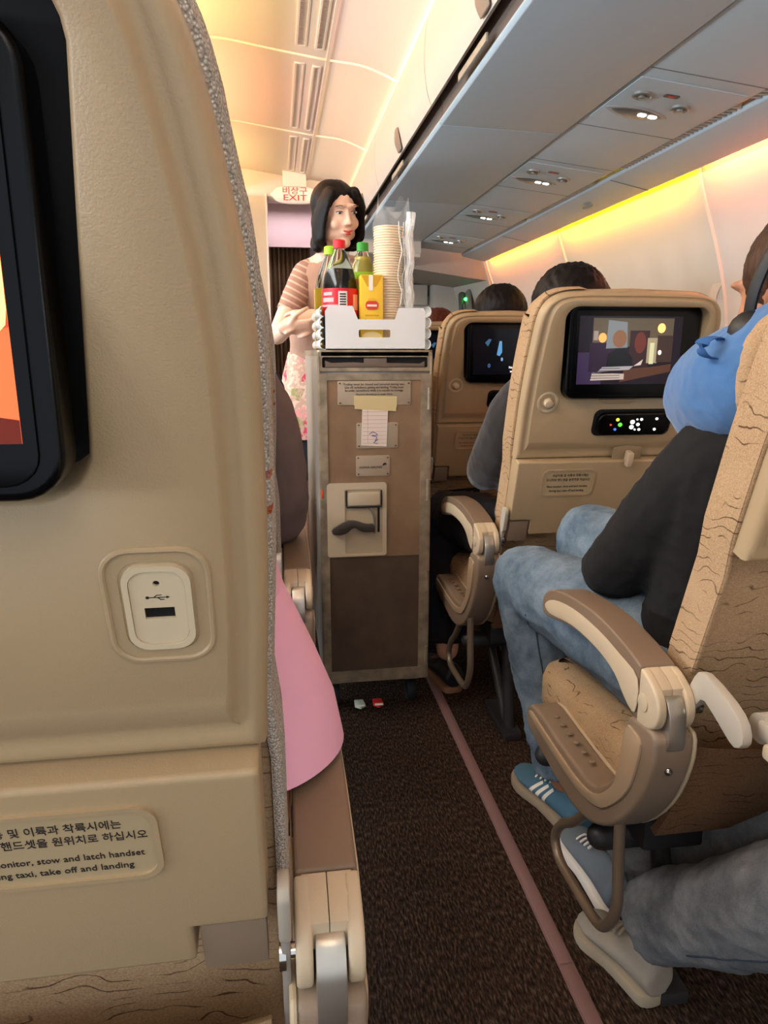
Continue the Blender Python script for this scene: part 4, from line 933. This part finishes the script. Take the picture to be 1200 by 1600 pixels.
tag(bg, 'crumpled clear plastic bag pulled over the column of paper cups', 'bag')
g = G()
for q in range(9):
    a0 = radians(-70 + 12 * q); pts = []
    for i in range(7):
        z = .11 + .035 * i; rr_ = .052 + .009 * max(0, cos(a0)) + .003 * sin(q * 2 + i * 2.3)
        pts.append((rr_ * cos(a0 + .10 * sin(i * 1.9 + q)), rr_ * sin(a0 + .10 * sin(i * 1.9 + q)), z))
    g.tube(pts, .0008 + .0006 * (q % 3 == 0), 6, k=3)
obj('bag_creases', g, [mat('bag_crease', (250, 250, 244), .15, alpha=.55, spec=.9)], bg)

g = G(); rings = []
for i in range(30):
    z = .095 + .255 * i / 29; r = []
    for j in range(18):
        a = 2 * pi * j / 18; q = 1 + .5 * noise.noise(Vector((cos(a) * 2.2, sin(a) * 2.2, z * 45)))
        r.append((.050 + .011 * q * cos(a) + .003 * sin(z * 60), -.018 + .012 * q * sin(a), z))
    rings.append(r)
g.loft(rings); obj('bag_fold', g, [mat('bag_fold_film', (252, 252, 248), .2, alpha=.5, spec=1)], bg, ang=20)

# ------------------------------------------------------------ people
def rotm(yaw=0, pitch=0, roll=0):
    return Matrix.Rotation(radians(-yaw), 4, 'Z') @ Matrix.Rotation(radians(pitch), 4, 'X') @ Matrix.Rotation(radians(roll), 4, 'Y')
def head(g, c, R, neck):
    c = Vector(c); B = lambda p, r: g.ball(c + R @ Vector(p), r, 18, R)
    B((0, -.014, .026), (.073, .090, .083)); B((0, .022, -.018), (.060, .066, .088)); B((0, .060, -.090), (.024, .022, .020))
    for s in (-1, 1):
        B((s * .038, .018, -.062), (.024, .036, .026)); B((s * .034, .060, -.024), (.024, .020, .024)); B((s * .074, -.004, -.012), (.009, .017, .030)); B((s * .022, .078, .036), (.022, .010, .008))
    g.tube([c + R @ Vector(p) for p in ((0, .082, .022), (0, .090, .0), (0, .097, -.020))], [.005, .0065, .0095], 10, k=3)
    for s in (-1, 1): B((s * .010, .092, -.022), (.008, .008, .007))
    B((0, .082, -.052), (.022, .010, .010))
    g.tube([Vector(neck), c + R @ Vector((0, -.025, -.05))], [(.055, .052), (.050, .052)], 16, k=2)
def hand(g, wrist, d, nrm, thumb=1, curl=.5, spread=.10, s=1.0):
    w_ = Vector(wrist); d = Vector(d).normalized(); nr = Vector(nrm); nr = (nr - d * nr.dot(d)).normalized(); sd = d.cross(nr) * thumb
    g.tube([w_ - d * .02, w_ + d * .045 * s, w_ + d * .088 * s], [(.026, .020), (.038, .014), (.040, .012)], 14, k=3, ref=sd)
    Ls = [.072, .080, .074, .058]
    for k in range(4):
        b = w_ + d * (.080 - .004 * abs(k - 1)) * s + sd * (.030 - .0205 * k) * s; a = (1.5 - k) * spread
        fd = (d * cos(a) + sd * sin(a)).normalized(); p = [b]; ang = 0; cu = curl * (.75 + .12 * k)
        for q, fr in enumerate((.45, .32, .26)):
            ang += cu * (.6, .9, .6)[q]; p.append(p[-1] + (fd * cos(ang) + nr * sin(ang)) * Ls[k] * fr * s)
        g.tube(p, [.0092 * s, .0086 * s, .0078 * s, .0068 * s], 10, k=4)
    p0 = w_ + d * .018 * s + sd * .028 * s
    g.tube([p0, p0 + (d * .6 + sd * .7 + nr * .3).normalized() * .036 * s, p0 + (d * .6 + sd * .7 + nr * .3).normalized() * .036 * s + (d * .85 + sd * .25 + nr * .4).normalized() * .034 * s, p0 + (d * .6 + sd * .7 + nr * .3).normalized() * .036 * s + (d * .8 + nr * .6).normalized() * .058 * s], [.014 * s, .0115 * s, .0098 * s, .008 * s], 10, k=4)
def hair(c, R, style, m, parent, M):
    g = G(M); c = Vector(c); B = lambda p, r: g.ball(c + R @ Vector(p), r, 20, R)
    B((0, -.030 if style == 'bob' else -.022, .038), (.082, .096, .086)); B((0, -.040, -.01), (.078, .072, .080))
    if style == 'bob':
        B((0, -.028, .040), (.084, .096, .084)); B((0, -.040, -.03), (.082, .068, .090))
        for s in (-1, 1):
            g.tube([c + R @ Vector(p) for p in ((s * .050, .046, .088), (s * .072, .038, .040), (s * .081, .018, -.02), (s * .082, .012, -.080), (s * .066, .018, -.105))], [(.012, .03), (.014, .04), (.016, .046), (.017, .046), (.010, .03)], 14, k=4, ref=R @ Vector((1, 0, 0)))
            g.tube([c + R @ Vector(p) for p in ((s * .01, -.08, -.06), (s * .05, -.06, -.10), (s * .078, -.01, -.112))], [.03, .03, .02], 12, k=4)
    elif style == 'full':
        B((0, -.02, .035), (.094, .104, .094)); B((0, -.045, -.045), (.09, .07, .10))
    o = fuse(g, 'hair', m, parent, .006, 5, wr=.0012 if style == 'bob' else .0035, ws2=(70, 70, 10) if style == 'bob' else (110, 60, 30)); return o
def face_bits(c, R, parent, M, lip=(190, 70, 70), side=(-1, 1)):
    c = Vector(c)
    EW = mat('eye_white', (235, 228, 222), .2); EI = mat('eye_dark', (30, 18, 14), .15); BR = mat('brow', (110, 84, 70), .8); LP_ = mat('lips_%d' % lip[0], lip, .35)
    for s in side:
        e = obj('eye', G(M).ball(c + R @ Vector((s * .031, .077, .014)), (.011, .008, .0042), 14, R), EW, parent)
        obj('iris', G(M).ball(c + R @ Vector((s * .030 + .002, .0835, .0135)), (.0048, .004, .0042), 12, R), EI, e)
        obj('eyelid', G(M).tube([c + R @ Vector((s * .031 + k * .013, .084 - .006 * abs(k), .0195 - .003 * abs(k))) for k in (-1, 0, 1)], .0012, 8), EI, e)
        obj('eyebrow', G(M).tube([c + R @ Vector((s * .031 + k * .016, .0855 - .007 * max(0, k * s), .038 - .003 * abs(k))) for k in (-1, 0, 1)], [(.0008, .0018)] * 3, 8, ref=R @ Vector((0, 1, 0))), BR, parent)
    g = G(M); g.tube([c + R @ Vector((k * .019, .0905 - .004 * abs(k), -.0505 + .004 * abs(k))) for k in (-1, -.4, 0, .4, 1)], [(.0015, .002), (.0035, .004), (.003, .0035), (.0035, .004), (.0015, .002)], 10, k=3); g.ball(c + R @ Vector((0, .089, -.0575)), (.012, .0045, .0038), 12, R)
    obj('lips', g, LP_, parent)
    return
def shoe(heel, toe, w_, m, ms, parent, M, h=.075, stripes=None, sole=.022, name='shoe'):
    hl = Vector(heel); to = Vector(toe); d = to - hl; ln = d.length; d.normalize(); sd = Vector((0, 0, 1)).cross(d).normalized(); up = d.cross(sd)
    F_ = cols(d, sd, up, hl)
    out = catmull([(0, 0), (.01, w_ * .33), (ln * .25, w_ * .36), (ln * .5, w_ * .38), (ln * .75, w_ * .50), (ln * .93, w_ * .36), (ln, 0), (ln * .93, -w_ * .36), (ln * .75, -w_ * .48), (ln * .5, -w_ * .36), (ln * .25, -w_ * .34), (.01, -w_ * .33)], 3, True)
    g = G(M @ F_); secs = [(0.0, .30, .78), (.04, .36, 1.0), (.14, .36, 1.02), (.28, .36, .95), (.42, .37, .74), (.58, .42, .58), (.74, .46, .46), (.88, .38, .36), (.97, .22, .24)]
    rings = []
    for t_, hw, hh in secs:
        x = t_ * ln; a = hw * w_; b = hh * h; rings.append([(x, a * cos(q) * (1 - .25 * max(0, sin(q))), sole * .8 + b * (.5 + .5 * sin(q))) for q in [2 * pi * j / 20 for j in range(20)]])
    g.loft(rings); up_ = fuse(g, name, m, parent, .004, 3)
    g = G(M @ F_); g.prism(out, 0, sole, 'xy', .004, seg=2); obj('sole', g, ms, up_, ang=50)
    if stripes:
        from mathutils.bvhtree import BVHTree
        F2 = (M @ F_).to_3x3(); inv = (M @ F_).inverted(); me_ = up_.data
        bv = BVHTree.FromPolygons([inv @ v.co for v in me_.vertices], [list(p_.vertices) for p_ in me_.polygons])
        for s in (-1, 1):
            for k in range(3):
                x = ln * (.46 + .085 * k); g = G(M @ F_); L_, R_ = [], []
                for q in range(9):
                    f_ = q / 8; z = sole * .6 + (h * (.78 - .07 * k)) * f_; xx = x - .030 * f_; pr_ = []
                    for dx in (-.0055, .0055):
                        hit = bv.ray_cast(Vector((xx + dx, s * .2, z)), Vector((0, -s, 0)))
                        if hit[0]: pr_.append((hit[0].x, hit[0].y + s * .0012, hit[0].z + .0003))
                    if len(pr_) == 2: L_.append(pr_[0]); R_.append(pr_[1])
                for q in range(len(L_) - 1): g.quad([L_[q], R_[q], R_[q + 1], L_[q + 1]])
                obj('stripe', g, stripes, up_)
    g = G(M @ F_)
    for k in range(4): g.tube([(ln * (.42 + .07 * k), -.018, sole + h * (.74 - .09 * k)), (ln * (.44 + .07 * k), 0, sole + h * (.80 - .09 * k)), (ln * (.42 + .07 * k), .018, sole + h * (.74 - .09 * k))], .0025, 6, k=2)
    obj('laces', g, stripes or ms, up_)
    return up_
def seam(cloth, a, b, off, M, m, n=22):
    from mathutils.bvhtree import BVHTree
    me_ = cloth.data; bv = BVHTree.FromPolygons([v.co for v in me_.vertices], [list(p_.vertices) for p_ in me_.polygons]); P = []
    for k in range(n):
        p = M @ Vector(a).lerp(Vector(b), k / (n - 1)); h_ = bv.ray_cast(p + Vector(off) * .25, -Vector(off))
        if h_[0]: P.append(tuple(h_[0] + Vector(off).normalized() * .0006))
    if len(P) > 4: obj('side_seam', G().tube(P, .0016, 6, k=1), m, cloth)
def trousers_of(t): return [c for c in t.children if c.name.startswith('trousers')][0]
def sitter(label, cx, hy, hc=None, yaw=0, pitch=0, shoulders=None, arms=None, legs=None, shirt=None, pants=None, hstyle='short', hairm=None, skin=None, shoes=None, torso=None, shirt_wr=.004, sleeve=1.0, face=False, vox=.007, headr=None, pant_r=0, group=None, sleeve_r=.0):
    t = thing('person', label, 'person', (cx, hy + .2, 0)); M = T_((-cx, -(hy + .2), 0)); skin = skin or SKIN
    torso = torso or [(cx, hy + .215, .555), (cx, hy + .185, .69), (cx, hy + .135, .87), (cx, hy + .115, .975)]
    nk = (torso[-1][0], torso[-1][1], torso[-1][2] + .065)
    hc = hc or (cx, hy + .14, 1.155); R = rotm(yaw, pitch); tr_ = [(.150, .100), (.135, .095), (.155, .105), (.130, .080)]
    shoulders = shoulders or [(cx - .175, hy + .12, .965), (cx + .175, hy + .12, .965)]
    arms = arms or [[(cx - .215, hy + .20, .70), (cx - .12, hy + .42, .63)], [(cx + .215, hy + .20, .70), (cx + .12, hy + .42, .63)]]
    legs = legs or [[(cx - .11, hy + .64, .565), (cx - .11, hy + .60, .10)], [(cx + .11, hy + .64, .565), (cx + .11, hy + .60, .10)]]
    g = G(M); g.tube(torso + [nk], tr_ + [(.055, .052)], 24, k=4, ref=(1, 0, 0))
    for i in (0, 1):
        s = -1 if i == 0 else 1
        el, wr_ = arms[i]; g.tube([torso[-1], shoulders[i], el, wr_], [(.06, .06), (.056, .056), (.040, .040), (.027, .027)], 14, k=5)
        dd = (Vector(wr_) - Vector(el)); hand(g, wr_, dd, (0, 0, -1), s, .7)
        kn, an = legs[i]; hip = (torso[0][0] + s * .085, torso[0][1], torso[0][2] - .015)
        g.tube([hip, tuple((Vector(hip) + Vector(kn)) / 2 + Vector((0, 0, .008))), kn], [(.085, .085), (.075, .075), (.056, .056)], 16, k=4); g.tube([kn, tuple(Vector(kn) * .62 + Vector(an) * .38), an], [.054, .052, .036], 14, k=4)
    head(g, hc, R, nk)
    fuse(g, 'body', skin, t, vox, 5)
    if shirt:
        g = G(M); a = .013
        g.tube([(torso[0][0], torso[0][1], torso[0][2] - .03)] + torso + [tuple(Vector(torso[-1]) + Vector((0, 0, .035)))], [(.165, .115)] + [(p + a, q + a) for p, q in tr_] + [(.075, .068)], 24, k=4, ref=(1, 0, 0))
        for i in (0, 1):
            el, wr_ = arms[i]; e2 = tuple(Vector(el).lerp(Vector(wr_), sleeve))
            g.tube([torso[-1], shoulders[i], el, e2], [(.07, .07), (.070 + sleeve_r, .070 + sleeve_r), (.055 + sleeve_r, .055 + sleeve_r), (.042, .042)], 16, k=5, caps='flat')
        fuse(g, 'shirt', shirt, t, vox, 4, wr=shirt_wr, ws=17)
    if pants:
        g = G(M); a = .012 + pant_r; g.ball((torso[0][0], torso[0][1] - .01, torso[0][2] - .01), (.165, .115, .105), 20)
        for i in (0, 1):
            s = -1 if i == 0 else 1; kn, an = legs[i]; hip = (torso[0][0] + s * .085, torso[0][1], torso[0][2] - .015)
            g.tube([hip, tuple((Vector(hip) + Vector(kn)) / 2 + Vector((0, 0, .008))), kn], [(.085 + a, .085 + a), (.075 + a, .075 + a), (.058 + a, .058 + a)], 18, k=4)
            g.tube([kn, tuple(Vector(kn) * .62 + Vector(an) * .38), tuple(Vector(an) + (Vector(kn) - Vector(an)).normalized() * .02)], [.057 + a, .054 + a, .046 + a], 16, k=4, caps='flat')
        fuse(g, 'trousers', pants, t, vox, 3, wr=.006, ws=17)
    for i, sh in enumerate(shoes or []):
        kn, an = legs[i]
        hl, to, w_, m1, m2, st_ = sh; shoe(hl, to, w_, m1, m2, t, M, stripes=st_)
    hair(hc, R, hstyle, hairm or HBLK, t, M)
    if face: face_bits(hc, R, t, M)
    return t, M
BLKC = mat('black_cloth', (10, 8, 8), .9, bump=.3, bscale=600); GREYC = mat('charcoal_hoodie', (36, 33, 33), .95, bump=.4, bscale=500, sheen=.3); DRKT = mat('dark_trousers', (28, 26, 30), .9)
PINKC = mat('pink_cloth', (248, 184, 208), .8, bump=.2, bscale=700); BROWNC = mat('brown_grey_knit', (112, 96, 92), .95, bump=.5, bscale=500); NAVY = mat('navy_cloth', (24, 34, 62), .9)
SUEDE = mat('blue_suede', (70, 104, 122), .95); WHT = mat('off_white_leather', (232, 222, 210), .6); GUM = mat('gum_sole', (150, 132, 110), .7); GRYS = mat('grey_shoe', (150, 140, 126), .8); BLKS = mat('black_shoe', (26, 24, 24), .5); TANS = mat('tan_sole', (140, 98, 66), .6); SLATE = mat('slate_mesh', (108, 116, 124), .85)
BLUEP = mat('blue_pillow_cloth', (60, 106, 156), .9, bump=.25, bscale=500, sheen=.3)

# passenger with the blue neck pillow
t2, M2 = sitter('person in a black top and blue jeans seated at right with a blue neck pillow', .70, .76, hc=(.694, .875, 1.108), yaw=-20, pitch=-10,
       torso=[(.715, .975, .555), (.71, .95, .69), (.71, .905, .86), (.71, .885, .945)], shoulders=[(.618, .895, .900), (.86, .875, .93)],
       arms=[[(.565, 1.085, .680), (.66, 1.24, .655)], [(.90, 1.0, .70), (.78, 1.2, .64)]],
       legs=[[(.522, 1.395, .560), (.610, 1.335, .11)], [(.660, 1.385, .650), (.71, 1.40, .12)]], shirt=BLKC, pants=JEAN, hairm=HBRN, skin=SKIND, pant_r=.004,
       shoes=[((.628, 1.255, .002), (.572, 1.520, .002), .098, SUEDE, GUM, WHT), ((.72, 1.32, .002), (.72, 1.58, .002), .098, SUEDE, GUM, WHT)], vox=.006)
bpy.context.view_layer.update()
DSEAM = mat('denim_seam', (52, 62, 74), .9)
seam(trousers_of(t2), (.535, 1.37, .53), (.603, 1.335, .16), (-.5, -.85, .0), M2, DSEAM)
pl = thing('neck_pillow', 'bright blue U-shaped neck pillow around the passenger at right', 'pillow', (.672, .86, .992)); M = T_((-.66, -.86, -1.0))
g = G(M); g.tube([(.655, 1.02, .965), (.628, .955, .985), (.620, .865, 1.005), (.645, .79, 1.045), (.71, .765, 1.06), (.80, .81, 1.04), (.83, .90, 1.0), (.79, .99, .98)], [(.058, .060), (.078, .080), (.086, .088), (.080, .084), (.070, .074), (.07, .076), (.072, .076), (.06, .062)], 28, k=6)
fuse(g, 'pillow_cover', BLUEP, pl, .005, 6, wr=.0035, ws=22)
g = G(M); g.tube([(.625, 1.03, 1.010), (.575, .955, 1.044), (.566, .865, 1.072), (.60, .765, 1.11), (.68, .72, 1.118)], .0016, 6); obj('seam_piping', g, [mat('pillow_seam', (84, 134, 188), .9)], pl)
g = G(M); g.tube([(.565, .862, 1.056), (.545, .852, 1.066), (.522, .843, 1.063), (.516, .840, 1.052), (.524, .842, 1.043), (.545, .850, 1.040), (.562, .860, 1.040)], [(.0015, .009)] * 7, 10, k=4, ref=(0, 0, 1) if False else (.3, 0, 1)); obj('pull_loop', g, [mat('pillow_loop', (52, 98, 156), .9)], pl)
hp = thing('headphones', 'black headphones worn by the passenger with the blue pillow', 'headphones', (.652, .875, 1.108)); M = T_((-.67, -.87, -1.13))
g = G(M); g.tube([(.618, .850, 1.085), (.612, .838, 1.135), (.624, .822, 1.190), (.660, .812, 1.235), (.712, .810, 1.250), (.765, .830, 1.235), (.800, .87, 1.175)], [(.005, .011)] * 7, 10, k=5, ref=(1, 0, 0)); obj('headband', g, [mat('headband_black', (22, 22, 24), .5)], hp)
for p in ((.634, .845, 1.083), (.792, .90, 1.105)):
    g = G(M); g.tube([(p[0] - .018 * (1 if p[0] < .71 else -1), p[1] - .012 * (1 if p[0] < .71 else -1), p[2]), (p[0] + .012 * (1 if p[0] < .71 else -1), p[1] + .010 * (1 if p[0] < .71 else -1), p[2])], [(.034, .030), (.034, .030)], 18, k=2); obj('ear_cup', g, BLKS, hp)
# passenger in front of them (seat with the film), charcoal hoodie
sitter('person in a charcoal hoodie leaning an arm out beyond the seat with the film', .72, 1.57, hc=(.722, 1.735, 1.125), yaw=8, hstyle='full',
       shoulders=[(.615, 1.72, .905), (.87, 1.70, .955)], arms=[[(.560, 1.82, .735), (.61, 2.03, .72)], [(.93, 1.8, .70), (.84, 2.0, .64)]],
       legs=[[(.53, 2.18, .53), (.505, 2.03, .12)], [(.80, 2.2, .56), (.80, 2.15, .1)]], shirt=GREYC, pants=DRKT, sleeve_r=.006,
       shoes=[((.515, 1.96, .002), (.475, 2.20, .002), .09, BLKS, TANS, None), ((.80, 2.06, .002), (.80, 2.32, .002), .09, BLKS, TANS, None)])
sitter('person whose black hair shows above the subtitled-screen seat', .77, 2.38, hc=(.795, 2.545, 1.15), yaw=-6, hstyle='full', shirt=BLKC, pants=DRKT)
sitter('person with reddish hair showing just right of the crate on the cart', .737, 3.19, hc=(.752, 3.36, 1.115), hstyle='full', hairm=HRED, shirt=BROWNC, pants=DRKT)
# left block
t6, M6 = sitter('person in a pink short-sleeved shirt behind the left foreground seatback', -.228, .45, shoulders=[(-.40, .575, .945), (-.100, .60, .935)],
       arms=[[(-.44, .66, .70), (-.33, .88, .63)], [(-.032, .675, .655), (-.045, .70, .46)]], shirt=PINKC, pants=DRKT, sleeve=-.3, skin=SKIND)
SL = bpy.data.objects
g = G(M6); rings = []
for (x, y, z, rx, ry) in ((-.100, .61, .940, .055, .055), (-.085, .625, .89, .058, .060), (-.062, .635, .82, .064, .068), (-.042, .640, .76, .068, .076), (-.028, .642, .71, .072, .084), (-.0215, .642, .664, .0735, .090)):
    r = []
    for j in range(48):
        a = 2 * pi * j / 48; k = 1 + (.95 - z) * .30 * sin(3 * a + 1.0) * .5
        dz = 0
        r.append((x + rx * k * cos(a), y + ry * k * sin(a), z + dz))
    rings.append(r)
rings += [[(x * .985 - .0003, y * .998 + .001, z + .001) for x, y, z in r] for r in rings[::-1][:3]]
g.loft(rings, caps=False); obj('shirt_sleeve', g, PINKC, t6, ang=60)
sitter('person in a brown-grey knit whose elbow shows between left seat edge and cart', -.228, 1.26, shoulders=[(-.40, 1.38, .955), (-.065, 1.385, .955)],
       arms=[[(-.44, 1.46, .70), (-.33, 1.68, .63)], [(-.010, 1.42, .715), (-.08, 1.66, .66)]], shirt=BROWNC, pants=DRKT, hstyle='short', sleeve_r=.008)
sitter('person in navy, a dark blue sliver left of the crew member apron', -.228, 2.07, shoulders=[(-.40, 2.19, .955), (-.062, 2.19, .955)],
       arms=[[(-.44, 2.27, .70), (-.33, 2.49, .63)], [(-.025, 2.25, .72), (-.10, 2.47, .66)]], shirt=NAVY, pants=DRKT)
# passenger in the photographer's row
t9, M9 = sitter('person in grey jeans and chunky grey shoes at the lower right, cut by the frame', .76, -.05,
       legs=[[(.662, .575, .455), (.575, .905, .13)], [(.80, .68, .50), (.625, 1.09, .13)]], shirt=BROWNC, pants=JEANG, pant_r=.008,
       shoes=[((.580, .862, .002), (.530, 1.045, .002), .088, GRYS, [mat('putty_sole', (160, 146, 124), .7)], None), ((.598, 1.035, .002), (.600, 1.29, .002), .088, SLATE, [MATS['off_white_leather']], None)], vox=.006)

seam(trousers_of(t9), (.582, .875, .165), (.665, .56, .44), (-.25, -.9, .28), M9, DSEAM)

# crew member behind the cart
cm = thing('person', 'standing crew member with a black bob, brown blouse and floral apron, hands clasped', 'person', (.17, 2.95, 0)); M = T_((-.17, -2.95, 0))
HC = Vector((.238, 2.79, 1.535)); R = rotm(156, -12, 6)
nk = (.215, 2.85, 1.405)
g = G(M); g.tube([(.18, 3.02, .90), (.18, 2.98, 1.06), (.195, 2.91, 1.24), (.205, 2.88, 1.34), nk], [(.150, .10), (.112, .082), (.135, .092), (.11, .07), (.043, .043)], 24, k=5, ref=(1, 0, 0))
shA, elA, wrA = (.122, 2.875, 1.330), (.004, 2.75, 1.10), (.045, 2.635, 1.125)
shB, elB, wrB = (.335, 2.87, 1.345), (.33, 2.72, 1.13), (.150, 2.655, 1.165)
g.tube([(.2, 2.88, 1.35), shA, elA], [(.05, .05), (.046, .046), (.034, .034)], 14, k=5); g.tube([elA, tuple(Vector(elA).lerp(Vector(wrA), .4)), wrA], [.034, .031, .022], 14, k=4)
g.tube([(.2, 2.88, 1.35), shB, elB], [(.05, .05), (.046, .046), (.034, .034)], 14, k=5); g.tube([elB, tuple(Vector(elB).lerp(Vector(wrB), .4)), wrB], [.034, .031, .022], 14, k=4)
hand(g, wrA, (.9, -.25, .05), (0, .5, .6), 1, .35, .10, .9); hand(g, wrB, (-.92, -.28, -.12), (0, .55, -.3), 1, .45, .12, .9)
for s in (-1, 1): g.tube([(.18 + s * .08, 3.02, .88), (.18 + s * .08, 3.0, .48), (.18 + s * .075, 3.02, .10)], [.08, .052, .036], 14, k=4); g.tube([(.18 + s * .075, 3.03, .07), (.18 + s * .08, 2.90, .03)], [(.034, .04), (.036, .02)], 12, k=2)
head(g, HC, R, nk); fuse(g, 'body', mat('fair_skin', (240, 196, 170), .38), cm, .0045, 4)
STR = stripe_mat('striped_sleeve', (164, 122, 104), (206, 170, 150), 13, radians(62), .80); BLS = mat('blouse_brown', (182, 142, 120), .75, bump=.2, bscale=500)
g = G(M); g.tube([(.18, 3.0, .98), (.18, 2.98, 1.06), (.195, 2.91, 1.24), (.205, 2.88, 1.34), (.212, 2.86, 1.385)], [(.135, .10), (.125, .095), (.150, .105), (.125, .082), (.056, .054)], 24, k=5, ref=(1, 0, 0))
fuse(g, 'blouse', BLS, cm, .006, 3, wr=.003, ws=16)
for a, b in ((shA, elA), (shB, elB)):
    g = G(M); e = Vector(a).lerp(Vector(b), .62); g.tube([tuple(Vector((.2, 2.88, 1.35)).lerp(Vector(a), .6)), a, tuple(Vector(a).lerp(e, .5)), tuple(e)], [(.050, .050), (.052, .052), (.050, .050), (.046, .046)], 16, k=5, caps='flat'); fuse(g, 'sleeve', STR, cm, .006, 3, wr=.003, ws=20)
g = G(M); rings = []
for z, rx, ry in ((1.04, .130, .098), (.95, .155, .118), (.85, .170, .130), (.75, .178, .138), (.69, .180, .140)):
    rings.append([(.18 + rx * cos(a) * (1 + .03 * sin(7 * a)), 3.0 + ry * sin(a) * (1 + .03 * sin(7 * a)), z) for a in [2 * pi * j / 56 for j in range(56)]])
g.loft(rings); obj('apron', g, [floral_mat()], cm, ang=60)
g = G(M); g.loft([[(.18 + r_ * cos(a), 3.0 + r_ * .75 * sin(a), z) for a in [2 * pi * j / 32 for j in range(32)]] for z, r_ in ((.75, .165), (.52, .16))]); obj('skirt', g, DRKT, cm, ang=60)
hair(HC, R, 'bob', HBLK, cm, M); face_bits(HC, R, cm, M, (206, 70, 70))
